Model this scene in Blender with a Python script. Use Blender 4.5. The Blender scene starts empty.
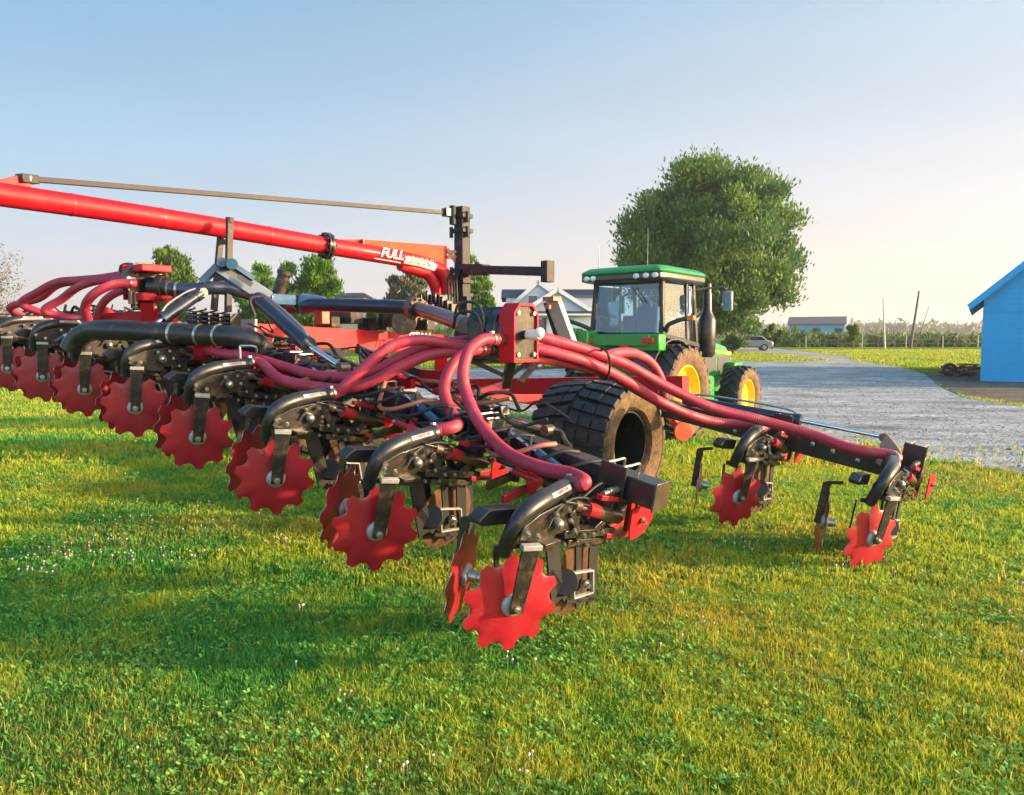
import bpy, math, random
import numpy as np
from mathutils import Vector, Matrix, Quaternion
random.seed(7); rng = np.random.default_rng(7)
R = math.radians
SC = bpy.context.scene
COL = SC.collection

# ------------------------------------------------------------------ camera
F, CX, CY, CAMH, HOR = 760.0, 512.0, 397.5, 2.0, 340.0
PITCH = math.atan((CY-HOR)/F)
cd = bpy.data.cameras.new('camera'); cam = bpy.data.objects.new('camera', cd); COL.objects.link(cam)
cd.sensor_width = 36; cd.lens = F*36/1024; cd.clip_end = 6000; cd.clip_start = .05
cam.location = (0, 0, CAMH); cam.rotation_euler = (math.pi/2-PITCH, 0, 0)
SC.camera = cam
CAMP = Vector((0, 0, CAMH))
def ray(px, py):
    u = (px-CX)/F; v = -(py-CY)/F
    c, s = math.cos(PITCH), math.sin(PITCH)
    return Vector((u, c+v*s, c*v-s))
def P(px, py, Y):
    d = ray(px, py); return CAMP+d*(Y/d.y)

# ------------------------------------------------------------------ terrain height
def sst(x, a, b):
    t = np.clip((x-a)/(b-a), 0, 1); return t*t*(3-2*t)
def gh(x, y):
    x = np.asarray(x, float); y = np.asarray(y, float)
    z = 1.0*sst(y, 20, 80)+3.0*sst(y, 150, 420)
    z = z+9.0*sst(y, 420, 1100)*(0.75+0.25*np.sin(x*0.006+1.0))
    z = z+0.03*np.sin(x*0.35+1)*np.sin(y*0.3)*sst(y, 6, 12)*(1-sst(y, 30, 60))
    return z
def G(px, py):
    d = ray(px, py); t = 1.0
    for _ in range(4000):
        p = CAMP+d*t
        h = p.z-float(gh(p.x, p.y))
        if h <= 0.002 or t > 3000: break
        t += max(0.005, h*0.9/max(0.02, -d.z+0.01)*0.5) if d.z < 0 else 5
    return p
def depth_proj(x, y, z):
    c, s = math.cos(PITCH), math.sin(PITCH)
    dz = z-CAMH
    w = y*c-dz*s; v = y*s+dz*c
    return CX+F*x/w, CY-F*v/w

# ------------------------------------------------------------------ materials
MATS = {}
def nt(name):
    m = bpy.data.materials.new(name); m.use_nodes = True
    return m, m.node_tree.nodes, m.node_tree.links
def mat(name, col, rough=.5, metal=0., var=.15, vs=8., dirt=None, dirt_amt=.3, ds=5., bump=0., bs=60., coat=0., spec=.5):
    m, N, L = nt(name); b = N['Principled BSDF']
    tc = N.new('ShaderNodeTexCoord')
    n = N.new('ShaderNodeTexNoise'); n.inputs['Scale'].default_value = vs; n.inputs['Detail'].default_value = 5
    L.new(tc.outputs['Object'], n.inputs['Vector'])
    r = N.new('ShaderNodeValToRGB')
    r.color_ramp.elements[0].position = .3; r.color_ramp.elements[1].position = .7
    r.color_ramp.elements[0].color = [c*(1-var) for c in col]+[1]
    r.color_ramp.elements[1].color = [min(1, c*(1+var)) for c in col]+[1]
    L.new(n.outputs['Fac'], r.inputs['Fac'])
    out = r.outputs['Color']
    rr = N.new('ShaderNodeMapRange'); rr.inputs['To Min'].default_value = max(.02, rough-.1); rr.inputs['To Max'].default_value = min(1, rough+.15)
    L.new(n.outputs['Fac'], rr.inputs['Value']); L.new(rr.outputs[0], b.inputs['Roughness'])
    if dirt:
        n2 = N.new('ShaderNodeTexNoise'); n2.inputs['Scale'].default_value = ds; n2.inputs['Detail'].default_value = 8; n2.inputs['Roughness'].default_value = .7
        L.new(tc.outputs['Object'], n2.inputs['Vector'])
        r2 = N.new('ShaderNodeValToRGB'); r2.color_ramp.elements[0].position = .62-dirt_amt*.35; r2.color_ramp.elements[1].position = .8-dirt_amt*.25
        r2.color_ramp.elements[1].color = (dirt_amt+.35,)*3+(1,) if dirt_amt < .65 else (1, 1, 1, 1)
        L.new(n2.outputs['Fac'], r2.inputs['Fac'])
        mx = N.new('ShaderNodeMixRGB'); L.new(r2.outputs['Color'], mx.inputs['Fac']); L.new(out, mx.inputs['Color1']); mx.inputs['Color2'].default_value = list(dirt)+[1]
        out = mx.outputs['Color']
    L.new(out, b.inputs['Base Color'])
    b.inputs['Metallic'].default_value = metal
    b.inputs['Specular IOR Level'].default_value = spec
    b.inputs['Coat Weight'].default_value = coat; b.inputs['Coat Roughness'].default_value = .08
    if bump:
        n3 = N.new('ShaderNodeTexNoise'); n3.inputs['Scale'].default_value = bs; n3.inputs['Detail'].default_value = 6
        L.new(tc.outputs['Object'], n3.inputs['Vector'])
        bp = N.new('ShaderNodeBump'); bp.inputs['Strength'].default_value = bump; bp.inputs['Distance'].default_value = .01
        L.new(n3.outputs['Fac'], bp.inputs['Height']); L.new(bp.outputs[0], b.inputs['Normal'])
    MATS[name] = m; return m
DUST = (.30, .20, .11)
M = {
 'red': mat('red_paint', (.43, .004, .015), .5, 0, .10, 6, (.30, .025, .02), .22, 4, bump=.05, bs=25, coat=.05, spec=.3),
 'disc': mat('disc_red_paint', (.30, .005, .018), .42, 0, .28, 5, (.20, .035, .03), .34, 13, bump=.15, bs=30, coat=.2),
 'darkred': mat('dark_red_paint', (.33, .008, .02), .4, 0, .12, 6, DUST, .1, 9),
 'hose': mat('red_hose_rubber', (.36, .024, .058), .50, 0, .18, 3, (.34, .12, .11), .30, 4, spec=.45),
 'black': mat('black_paint', (.014, .015, .018), .36, 0, .2, 7, DUST, .14, 9, bump=.06, bs=40, coat=.2),
 'blackdirty': mat('dusty_black_paint', (.016, .015, .015), .36, 0, .2, 7, (.17, .10, .055), .34, 11, bump=.1, bs=50, coat=.2),
 'rubberhose': mat('black_hose', (.012, .012, .014), .6, 0, .2, 9),
 'steel': mat('zinc_steel', (.45, .44, .42), .28, .9, .12, 20, (.3, .22, .14), .2, 30),
 'chrome': mat('chrome_rod', (.75, .77, .8), .08, 1., .03, 20),
 'darksteel': mat('dark_steel', (.16, .13, .11), .35, .8, .2, 12, (.28, .16, .08), .35, 15),
 'rustdisc': mat('bare_steel_coulter', (.11, .06, .034), .5, .3, .25, 9, (.2, .10, .05), .4, 14),
 'white': mat('white_plastic', (.8, .79, .77), .4, 0, .05, 10),
 'decal': mat('white_decal', (.75, .74, .76), .45, 0, .05, 30),
 'greydecal': mat('grey_decal', (.4, .4, .42), .5, 0, .05, 30),
 'rubber': mat('tyre_rubber', (.020, .021, .025), .52, 0, .25, 12, (.10, .075, .05), .35, 9, bump=.25, bs=60),
 'muddy': mat('dusty_sidewall', (.17, .10, .05), .85, 0, .35, 14, (.04, .032, .025), .50, 9, bump=.9, bs=45),
 'jdgreen': mat('green_tractor_paint', (.012, .26, .035), .3, 0, .1, 5, DUST, .08, 8, coat=.4),
 'jdyellow': mat('yellow_wheel_paint', (.72, .54, .01), .4, 0, .08, 5, (.35, .24, .1), .25, 6, coat=.2),
 'orange': mat('amber_lens', (.8, .18, .01), .3),
 'redlens': mat('red_lens', (.7, .01, .01), .2, coat=.5),
 'lamp': mat('lamp_lens', (.75, .78, .8), .15, coat=.6),
 'seat': mat('dark_blue_seat', (.06, .13, .25), .7, 0, .1, 8),
 'headliner': mat('cab_lining', (.45, .42, .36), .8),
 'copper': mat('copper_hose', (.35, .13, .09), .45),
 'browniron': mat('brown_iron', (.042, .034, .034), .62, 0, .2, 9, (.2, .13, .09), .15, 12),
 'navy': mat('navy_black_paint', (.012, .020, .045), .3, 0, .2, 6, (.04, .05, .07), .2, 9, coat=.3),
 'maststeel': mat('mast_steel', (.022, .024, .032), .55, 0, .2, 8, (.17, .09, .04), .25, 8, spec=.3),
 'oddblue': mat('blue_black_paint', (.028, .09, .19), .25, 0, .2, 6, (.05, .1, .16), .2, 9, coat=.6),
 'galv': mat('galvanised_grey', (.38, .38, .37), .45, .4, .12, 12),
 'orangered': mat('orange_red_and_sunlit_red', (.62, .055, .015), .45, 0, .1, 6, (.4, .12, .05), .25, 6),
 'bark': mat('bark', (.10, .075, .055), .9, 0, .3, 6, bump=.6, bs=12),
 'deadwood': mat('weathered_pole', (.16, .12, .10), .85, 0, .2, 3),
 'palepole': mat('pale_pole', (.55, .52, .48), .7, 0, .1, 3),
 'siding_w': None, 'roof_d': mat('dark_shingle_roof', (.055, .06, .085), .9, 0, .2, 3, bump=.4, bs=10),
 'trim': mat('white_trim', (.72, .72, .74), .6, 0, .05, 3),
 'shutter': mat('dark_shutter', (.04, .045, .06), .6),
 'windowglass': mat('window_glass', (.05, .06, .08), .1, 0, .1, 2, coat=.5),
 'bluecar': mat('dark_blue_car_paint', (.02, .05, .16), .25, .2, .05, 3, coat=.8),
 'silvercar': mat('silver_car_paint', (.28, .29, .31), .3, .4, .05, 3, coat=.6),
 'carglass': mat('car_glass', (.02, .025, .03), .06, 0, .05, 3, coat=.5),
 'scrap': mat('rusty_scrap', (.10, .065, .045), .8, 0, .4, 6, bump=.6, bs=12),
 'tarp': mat('orange_brown_wood', (.42, .21, .07), .8, 0, .3, 6),
}
def siding(name, col, period, rough=.55, var=.06):
    m, N, L = nt(name); b = N['Principled BSDF']
    tc = N.new('ShaderNodeTexCoord'); sp = N.new('ShaderNodeSeparateXYZ'); L.new(tc.outputs['Object'], sp.inputs[0])
    mm = N.new('ShaderNodeMath'); mm.operation = 'MULTIPLY'; mm.inputs[1].default_value = 1/period; L.new(sp.outputs['Z'], mm.inputs[0])
    fr = N.new('ShaderNodeMath'); fr.operation = 'FRACT'; L.new(mm.outputs[0], fr.inputs[0])
    bp = N.new('ShaderNodeBump'); bp.inputs['Strength'].default_value = .8; bp.inputs['Distance'].default_value = .02
    L.new(fr.outputs[0], bp.inputs['Height']); L.new(bp.outputs[0], b.inputs['Normal'])
    n = N.new('ShaderNodeTexNoise'); n.inputs['Scale'].default_value = 1.3; n.inputs['Detail'].default_value = 6
    L.new(tc.outputs['Object'], n.inputs['Vector'])
    r = N.new('ShaderNodeValToRGB'); r.color_ramp.elements[0].position = .3; r.color_ramp.elements[1].position = .7
    r.color_ramp.elements[0].color = [c*(1-var) for c in col]+[1]; r.color_ramp.elements[1].color = [min(1, c*(1+var)) for c in col]+[1]
    L.new(n.outputs['Fac'], r.inputs['Fac'])
    fl = N.new('ShaderNodeMath'); fl.operation = 'LESS_THAN'; fl.inputs[1].default_value = .1; L.new(fr.outputs[0], fl.inputs[0])
    mx = N.new('ShaderNodeMixRGB'); mx.blend_type = 'MULTIPLY'; mx.inputs['Color2'].default_value = (.55, .55, .6, 1)
    ms = N.new('ShaderNodeMath'); ms.operation = 'MULTIPLY'; ms.inputs[1].default_value = .2; L.new(fl.outputs[0], ms.inputs[0])
    L.new(ms.outputs[0], mx.inputs['Fac']); L.new(r.outputs['Color'], mx.inputs['Color1']); L.new(mx.outputs[0], b.inputs['Base Color'])
    b.inputs['Roughness'].default_value = rough
    return m
M['siding_w'] = siding('pale_siding', (.55, .60, .66), .2)
M['barnblue'] = siding('bright_blue_siding', (.008, .36, .74), .22, .5, .05)
M['barnroof'] = mat('blue_painted_metal_roof', (.03, .26, .60), .45, 0, .08, 2)
M['farblue'] = siding('light_blue_siding', (.16, .40, .55), .3)

def glassmat():
    m, N, L = nt('tinted_glass'); N.remove(N['Principled BSDF'])
    o = N['Material Output']; t = N.new('ShaderNodeBsdfTransparent'); t.inputs[0].default_value = (.62, .86, .98, 1)
    g = N.new('ShaderNodeBsdfGlossy'); g.inputs['Roughness'].default_value = .03; g.inputs[0].default_value = (.8, .92, 1, 1)
    fr = N.new('ShaderNodeFresnel'); fr.inputs['IOR'].default_value = 1.9
    ad = N.new('ShaderNodeMath'); ad.operation = 'ADD'; ad.inputs[1].default_value = .04; L.new(fr.outputs[0], ad.inputs[0])
    mx = N.new('ShaderNodeMixShader'); L.new(ad.outputs[0], mx.inputs[0]); L.new(t.outputs[0], mx.inputs[1]); L.new(g.outputs[0], mx.inputs[2])
    L.new(mx.outputs[0], o.inputs['Surface']); return m
M['glass'] = glassmat()

def leafmat(name, cA, cB, cC=None, trans=.35, attr=True, rough=.55):
    """diffuse + translucent leaf; colour from a per-face tint attribute (r: A->B, g: amount of C)"""
    m, N, L = nt(name); N.remove(N['Principled BSDF']); o = N['Material Output']
    at = N.new('ShaderNodeAttribute'); at.attribute_name = 'tint'
    sp = N.new('ShaderNodeSeparateColor'); L.new(at.outputs['Color'], sp.inputs[0])
    m1 = N.new('ShaderNodeMixRGB'); m1.inputs[1].default_value = list(cA)+[1]; m1.inputs[2].default_value = list(cB)+[1]
    L.new(sp.outputs[0], m1.inputs[0]); out = m1.outputs[0]
    if cC:
        m2 = N.new('ShaderNodeMixRGB'); L.new(sp.outputs[1], m2.inputs[0]); L.new(out, m2.inputs[1]); m2.inputs[2].default_value = list(cC)+[1]; out = m2.outputs[0]
    d = N.new('ShaderNodeBsdfPrincipled'); d.inputs['Roughness'].default_value = rough; d.inputs['Specular IOR Level'].default_value = .35
    t = N.new('ShaderNodeBsdfTranslucent'); L.new(out, d.inputs['Base Color']); L.new(out, t.inputs[0])
    mx = N.new('ShaderNodeMixShader'); mx.inputs[0].default_value = trans; L.new(d.outputs[0], mx.inputs[1]); L.new(t.outputs[0], mx.inputs[2])
    L.new(mx.outputs[0], o.inputs['Surface']); return m
M['grass'] = leafmat('grass_blades', (.095, .33, .055), (.38, .47, .04), (.60, .34, .07), .45)
M['clover'] = leafmat('clover_leaves', (.10, .32, .06), (.26, .44, .07), None, .3)
M['flower'] = leafmat('clover_blossom', (.85, .80, .72), (.80, .60, .55), None, .2)
M['leafbig'] = leafmat('maple_leaves', (.055, .145, .045), (.155, .26, .045), None, .4)
M['leafdeep'] = leafmat('deep_leaves', (.06, .13, .035), (.14, .22, .04), None, .35)
M['leafbright'] = leafmat('bright_leaves', (.06, .16, .02), (.13, .26, .03), None, .4)
M['leafgrey'] = leafmat('grey_leaves', (.10, .11, .06), (.16, .14, .09), None, .3)

# ------------------------------------------------------------------ mesh builder
def frame_from(d, up=(0, 0, 1)):
    d = Vector(d).normalized(); up = Vector(up)
    if abs(d.dot(up)) > .98: up = Vector((0, 1, 0)) if abs(d.y) < .9 else Vector((1, 0, 0))
    x = d.cross(up).normalized(); z = x.cross(d).normalized()
    return x, d, z
class MB:
    def __init__(s): s.v = []; s.f = []; s.mi = []; s.cur = 0
    def add(s, vs, fs):
        o = len(s.v); s.v += [tuple(v) for v in vs]; s.f += [tuple(i+o for i in f) for f in fs]; s.mi += [s.cur]*len(fs); return s
    def m(s, i): s.cur = i; return s
    def box(s, c, sz, rot=None):
        c = Vector(c); h = Vector(sz)/2; vs = []
        for i in range(8):
            p = Vector(((-1, 1)[i & 1]*h.x, (-1, 1)[i >> 1 & 1]*h.y, (-1, 1)[i >> 2 & 1]*h.z))
            if rot is not None: p = rot @ p
            vs.append(c+p)
        return s.add(vs, [(0, 2, 3, 1), (4, 5, 7, 6), (0, 1, 5, 4), (2, 6, 7, 3), (0, 4, 6, 2), (1, 3, 7, 5)])
    def bar(s, p0, p1, w, h, up=(0, 0, 1), w1=None, h1=None):
        p0 = Vector(p0); p1 = Vector(p1); x, d, z = frame_from(p1-p0, up); w1 = w1 or w; h1 = h1 or h
        vs = [p0+x*a*w/2+z*b*h/2 for a, b in ((-1, -1), (1, -1), (1, 1), (-1, 1))]+[p1+x*a*w1/2+z*b*h1/2 for a, b in ((-1, -1), (1, -1), (1, 1), (-1, 1))]
        return s.add(vs, [(0, 1, 2, 3), (7, 6, 5, 4), (0, 4, 5, 1), (1, 5, 6, 2), (2, 6, 7, 3), (3, 7, 4, 0)])
    def cyl(s, p0, p1, r0, r1=None, n=16, caps=True):
        p0 = Vector(p0); p1 = Vector(p1); r1 = r0 if r1 is None else r1; x, d, z = frame_from(p1-p0)
        vs = []
        for p, r in ((p0, r0), (p1, r1)):
            for i in range(n):
                a = 2*math.pi*i/n; vs.append(p+x*math.cos(a)*r+z*math.sin(a)*r)
        fs = [(i, n+i, n+(i+1) % n, (i+1) % n) for i in range(n)]
        if caps: fs += [tuple(range(n)), tuple(reversed(range(n, 2*n)))]
        return s.add(vs, fs)
    def prism(s, pts, off):
        """pts: 3D polygon, off: extrusion vector (centred)"""
        off = Vector(off); n = len(pts); a = [Vector(p)-off/2 for p in pts]; b = [Vector(p)+off/2 for p in pts]
        return s.add(a+b, [tuple(range(n)), tuple(reversed(range(n, 2*n)))]+[(i, n+i, n+(i+1) % n, (i+1) % n) for i in range(n)])
    def lathe(s, c, ax, prof, n=32, closed=False, caps=True):
        """prof: list of (along, radius)"""
        c = Vector(c); x, d, z = frame_from(ax); vs = []
        for (t, r) in prof:
            for i in range(n):
                a = 2*math.pi*i/n; vs.append(c+d*t+x*math.cos(a)*r+z*math.sin(a)*r)
        k = len(prof); fs = []
        for j in range(k if closed else k-1):
            j2 = (j+1) % k
            fs += [(j*n+i, j2*n+i, j2*n+(i+1) % n, j*n+(i+1) % n) for i in range(n)]
        if not closed and caps: fs += [tuple(range(n)), tuple(reversed(range((k-1)*n, k*n)))]
        return s.add(vs, fs)
    def ball(s, c, r, n=12, sq=(1, 1, 1)):
        c = Vector(c); vs = []; k = n//2
        for j in range(1, k):
            th = math.pi*j/k
            for i in range(n):
                a = 2*math.pi*i/n; vs.append(c+Vector((math.sin(th)*math.cos(a)*sq[0], math.sin(th)*math.sin(a)*sq[1], math.cos(th)*sq[2]))*r)
        vs += [c+Vector((0, 0, r*sq[2])), c-Vector((0, 0, r*sq[2]))]; t = len(vs)-2
        fs = [(t, i, (i+1) % n) for i in range(n)]+[(t+1, (k-2)*n+(i+1) % n, (k-2)*n+i) for i in range(n)]
        for j in range(k-2): fs += [(j*n+i, (j+1)*n+i, (j+1)*n+(i+1) % n, j*n+(i+1) % n) for i in range(n)]
        return s.add(vs, fs)
    def sweep(s, pts, r, n=12, rib=0, caps=True, step=None):
        """pts: dense list; r: radius or list"""
        pts = [Vector(p) for p in pts]; k = len(pts); vs = []
        t0 = (pts[1]-pts[0]).normalized(); x, _, z = frame_from(t0)
        for j, p in enumerate(pts):
            t = (pts[min(j+1, k-1)]-pts[max(j-1, 0)]).normalized()
            q = t0.rotation_difference(t); x = q @ x; z = q @ z; t0 = t
            rr = r[j] if isinstance(r, (list, tuple)) else r
            if rib and j % 2: rr -= rib
            for i in range(n):
                a = 2*math.pi*i/n; vs.append(p+x*math.cos(a)*rr+z*math.sin(a)*rr)
        fs = []
        for j in range(k-1): fs += [(j*n+i, (j+1)*n+i, (j+1)*n+(i+1) % n, j*n+(i+1) % n) for i in range(n)]
        if caps: fs += [tuple(range(n)), tuple(reversed(range((k-1)*n, k*n)))]
        return s.add(vs, fs)
    def build(s, name, mats, parent=None, smooth=40, bevel=0, T=None, hidecap=False):
        me = bpy.data.meshes.new(name); me.from_pydata(s.v, [], s.f)
        if not isinstance(mats, (list, tuple)): mats = [mats]
        for m_ in filter(None, mats): me.materials.append(m_)
        me.polygons.foreach_set('material_index', s.mi)
        me.update()
        import bmesh
        bm = bmesh.new(); bm.from_mesh(me); bmesh.ops.recalc_face_normals(bm, faces=bm.faces); bm.to_mesh(me); bm.free()
        if smooth:
            me.polygons.foreach_set('use_smooth', [True]*len(me.polygons)); me.set_sharp_from_angle(angle=R(smooth))
        o = bpy.data.objects.new(name, me); COL.objects.link(o)
        if parent: o.parent = parent
        if T is not None: o.matrix_local = T
        if bevel:
            b = o.modifiers.new('bevel', 'BEVEL'); b.width = bevel; b.segments = 2; b.limit_method = 'ANGLE'; b.angle_limit = R(35); b.harden_normals = False
        return o
def spline(ctrl, step=.03, closed=False):
    c = [Vector(p) for p in ctrl]; out = []
    for i in range(len(c)-1):
        p0 = c[i-1] if i > 0 else c[0]*2-c[1]; p1 = c[i]; p2 = c[i+1]; p3 = c[i+2] if i+2 < len(c) else c[-1]*2-c[-2]
        # centripetal
        def tj(ti, a, b): return ti+max(1e-4, (b-a).length)**.5
        t0 = 0; t1 = tj(t0, p0, p1); t2 = tj(t1, p1, p2); t3 = tj(t2, p2, p3)
        n = max(2, int((p2-p1).length/step))
        for k in range(n):
            t = t1+(t2-t1)*k/n
            A1 = p0*((t1-t)/(t1-t0))+p1*((t-t0)/(t1-t0)); A2 = p1*((t2-t)/(t2-t1))+p2*((t-t1)/(t2-t1)); A3 = p2*((t3-t)/(t3-t2))+p3*((t-t2)/(t3-t2))
            B1 = A1*((t2-t)/(t2-t0))+A2*((t-t0)/(t2-t0)); B2 = A2*((t3-t)/(t3-t1))+A3*((t-t1)/(t3-t1))
            out.append(B1*((t2-t)/(t2-t1))+B2*((t-t1)/(t2-t1)))
    out.append(c[-1]); return out
def empty(name, loc=(0, 0, 0), rz=0, parent=None):
    o = bpy.data.objects.new(name, None); COL.objects.link(o); o.location = loc; o.rotation_euler = (0, 0, rz)
    if parent: o.parent = parent
    return o
def tag(o, label=None, cat=None, group=None, kind=None):
    if label: o['label'] = label
    if cat: o['category'] = cat
    if group: o['group'] = group
    if kind: o['kind'] = kind
    return o
def copy_tree(o, parent=None):
    c = o.copy(); COL.objects.link(c); c.parent = parent
    for ch in list(o.children): copy_tree(ch, c)
    return c

# ------------------------------------------------------------------ implement frame
HEAD = R(40)
ROOTM = Matrix.Translation((0, 4.34, 0)) @ Matrix.Rotation(-HEAD, 4, 'Z')
ROOTI = ROOTM.inverted()
def L(px, py, Y): return ROOTI @ P(px, py, Y)
def Lb(px, py, b):
    o = ROOTI @ CAMP; d = (ROOTI.to_3x3() @ ray(px, py)); return o+d*((b-o.y)/d.y)
inj = empty('manure_injector_toolbar', (0, 4.34, 0), -HEAD)
tag(inj, 'long red and black manure injector toolbar with scalloped red discs and thick red hoses', 'farm implement')

ZH = [.46, .70, .92, 1.145, 1.34, 1.47, 1.57, 1.64, 1.69]
SP = 1.21
def zh(a):
    k = -a/SP
    if k <= 0: return ZH[0]+(ZH[1]-ZH[0])*k
    i = min(int(k), len(ZH)-2); return ZH[i]+(ZH[i+1]-ZH[i])*(k-i)
def slope(a): return math.atan((zh(a-.3)-zh(a+.3))/.6)

def to_mesh(fo):
    bpy.context.view_layer.update(); me = bpy.data.meshes.new_from_object(fo.evaluated_get(bpy.context.evaluated_depsgraph_get())); o = bpy.data.objects.new('lettering', me); COL.objects.link(o); o.parent = fo.parent; o.matrix_local = fo.matrix_local.copy(); m_ = fo.data.materials[0]; me.materials.clear(); me.materials.append(m_); bpy.data.objects.remove(fo); return o
# ---- row unit, built in its own frame (x right, y travel, z up), origin at the rear disc's hub
UM = Matrix.Translation((0, 0, ZH[0])) @ Matrix.Rotation(slope(0), 4, 'Y')
UI = (ROOTM @ UM).inverted()
def U(px, py, a):
    o = UI @ CAMP; d = UI.to_3x3() @ ray(px, py); return o+d*((a-o.x)/d.x)
def scallop(mb, c, nrm, Rr, n=11, th=.009, hole=None, phase=0., dish=.02, depth=.13):
    """a dished notched disc"""
    c = Vector(c); x, d, z = frame_from(nrm)
    S = n*12
    rings = [0.0, .25, .5, .75, .9]
    vs = []; 
    def rad(th_):
        u = (th_*n/(2*math.pi)) % 1.0
        w = abs(u-.5)*2    # 0 mid notch ->1 tooth
        k = max(0, 1-(w/.68)**2)
        edge = 1-depth*k**.7
        return Rr*edge*(1 if w < .93 else 1-.012)
    for side in (0, 1):
        for rf in rings+[1.0]:
            for i in range(S):
                a = 2*math.pi*i/S+phase; r_ = (rad(2*math.pi*i/S) if rf == 1.0 else Rr*rf*.80/.9)
                if rf == .9: r_ = min(Rr*.80, rad(2*math.pi*i/S)*.965)
                t = -dish*(rf**2)+(th/2 if side == 0 else -th/2)*(1 if rf < 1 else .35)
                vs.append(c+x*math.cos(a)*r_+z*math.sin(a)*r_+d*t)
    k = len(rings)+1; fs = []
    for side in (0, 1):
        o = side*k*S
        for j in range(k-1):
            for i in range(S):
                q = (o+j*S+i, o+(j+1)*S+i, o+(j+1)*S+(i+1) % S, o+j*S+(i+1) % S)
                fs.append(q if side else tuple(reversed(q)))
    o1 = (k-1)*S; o2 = 2*k*S-S
    n0 = len(fs); fs += [(o1+i, o1+(i+1) % S, o2+(i+1) % S, o2+i) for i in range(S)]
    mb.add(vs, fs)
    for i in range(len(mb.mi)-S, len(mb.mi)): mb.mi[i] = 1
def make_unit():
    nA = Vector((math.cos(R(25)), -math.sin(R(25)), 0)); nB = Vector((math.cos(R(25)), math.sin(R(25)), 0))
    A = Vector((0, 0, 0)); B = Vector((-.43, .045, 0))
    # body: housing plates and linkage in dusty black
    b = MB()
    h0, h1 = U(522, 524, 0), U(572, 506, 0)
    for a_ in (.045, -.13): b.prism([U(x, y, a_) for x, y in ((519, 540), (524, 527), (540, 514), (562, 503), (574, 505), (576, 530), (556, 534), (546, 545))], (.012, 0, 0))
    b.bar(U(530, 530, -.04), U(570, 515, -.04), .16, .05)
    b.bar(U(556, 531, 0), U(606, 528, 0), .14, .05)
    b.bar(U(560, 500, .02), U(612, 508, .02), .09, .016)          # top strap
    b.bar(U(562, 541, 0), U(600, 538, 0), .10, .045)
    b.bar(U(532, 541, 0), U(548, 536, 0), .20, .025); b.bar(U(526, 545, -.02), U(545, 545, -.02), .12, .03)
    b.bar(U(578, 497, -.05), U(588, 538, -.05), .02, .06); b.bar(U(572, 512, .07), U(580, 540, .07), .015, .05)
    b.bar(U(604, 520, -.02), U(636, 505, -.02), .05, .06)
    b.bar((0.0, .93, .62), (0, .80, .38), .12, .04); b.bar((0, .85, .40), (0, .60, .28), .09, .05)
    b.bar((-.05, .80, .50), (-.05, .55, .42), .03, .05)
    body = b.build('row_unit', M['blackdirty'], None, bevel=.004)
    # nuts and studs
    for (px, py, a, r) in ((527, 533, .09, .018), (537, 536, .09, .018), (556, 514, .075, .016), (568, 509, .075, .015), (570, 520, .08, .015), (574, 530, .08, .014),
                           (583, 534, .09, .015), (592, 533, .09, .017), (601, 530, .09, .014), (586, 544, .06, .013), (563, 543, .06, .013), (576, 541, .06, .012), (640, 530, .09, .012), (610, 540, .07, .012)):
        p = U(px, py, a); b = MB(); b.cyl(p, p+Vector((.022, -.012, 0)), r, n=6); b.cyl(p+Vector((.02, -.011, 0)), p+Vector((.036, -.02, 0)), r*.5, n=8); b.build('bolt', M['steel'], body)
    # pivot cap
    p = U(560, 525, .09); b = MB(); b.cyl(p+Vector((-.05, .02, 0)), p, .034, n=16); b.ball(p, .033, 14, (.7, .9, 1)); b.build('pivot_cap', M['steel'], body)
    for k_, (a_, b0_, z0_) in enumerate(((-.30, .78, .46), (-.52, .70, .50), (-.75, .80, .50))):
        b = MB(); c = Vector((a_, b0_, z0_)); b.bar(c+Vector((-.09, .1, .02)), c+Vector((.09, -.1, -.02)), .06, .10); b.bar(c+Vector((-.02, .15, -.05)), c+Vector((0, -.28, -.10)), .03, .06); b.cyl(c+Vector((-.12, -.06, .03)), c+Vector((.12, -.06, .03)), .026, n=10); b.build('lift_linkage', (M['blackdirty'], M['darkred'], M['blackdirty'])[k_], body, bevel=.003)
        b = MB(); b.cyl(c+Vector((-.15, -.06, .03)), c+Vector((-.12, -.06, .03)), .02, n=6); b.build('bolt', M['steel'], body)
    for k_ in range(5):
        a_ = -.15-.2*k_; b = MB(); b.sweep(spline([(a_, .96, .715), (a_-.05, .84, .70+.02*(k_ % 2)), (a_-.22, .72, .60), (a_-.42, .74, .56), (a_-.6, .92, .715)], .04), .012+.003*(k_ % 3), 8); b.build('hydraulic_line', M['rubberhose'] if k_ != 2 else M['copper'], body)
    b = MB(); b.cyl((-.2, .80, .56), (-.62, .86, .64), .034, n=14); b.build('small_cylinder', M['oddblue'], body)
    b = MB(); b.cyl((-.62, .86, .64), (-.95, .91, .70), .014, n=10); b.build('small_rod', M['chrome'], body)
    # injection tube
    tp = spline([U(504, 554, -.07), U(506, 546, -.06), U(513, 530, -.02), U(523, 515, 0), U(538, 503, 0), U(553, 494.5, -.03), U(566, 487, -.08)], .02)
    n_ = len(tp); b = MB(); b.sweep(tp, [.044+.015*min(1, i/n_*1.8) for i in range(n_)], 18)
    b.cyl(U(566, 487, -.08), U(569, 485.5, -.08), .063, n=18)
    tube = b.build('injection_tube', M['black'], body)
    # decal: thin curved strip sitting on the tube
    b = MB(); i0, i1 = int(n_*.60), int(n_*.93)
    vs = []; cnt = 0
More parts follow.
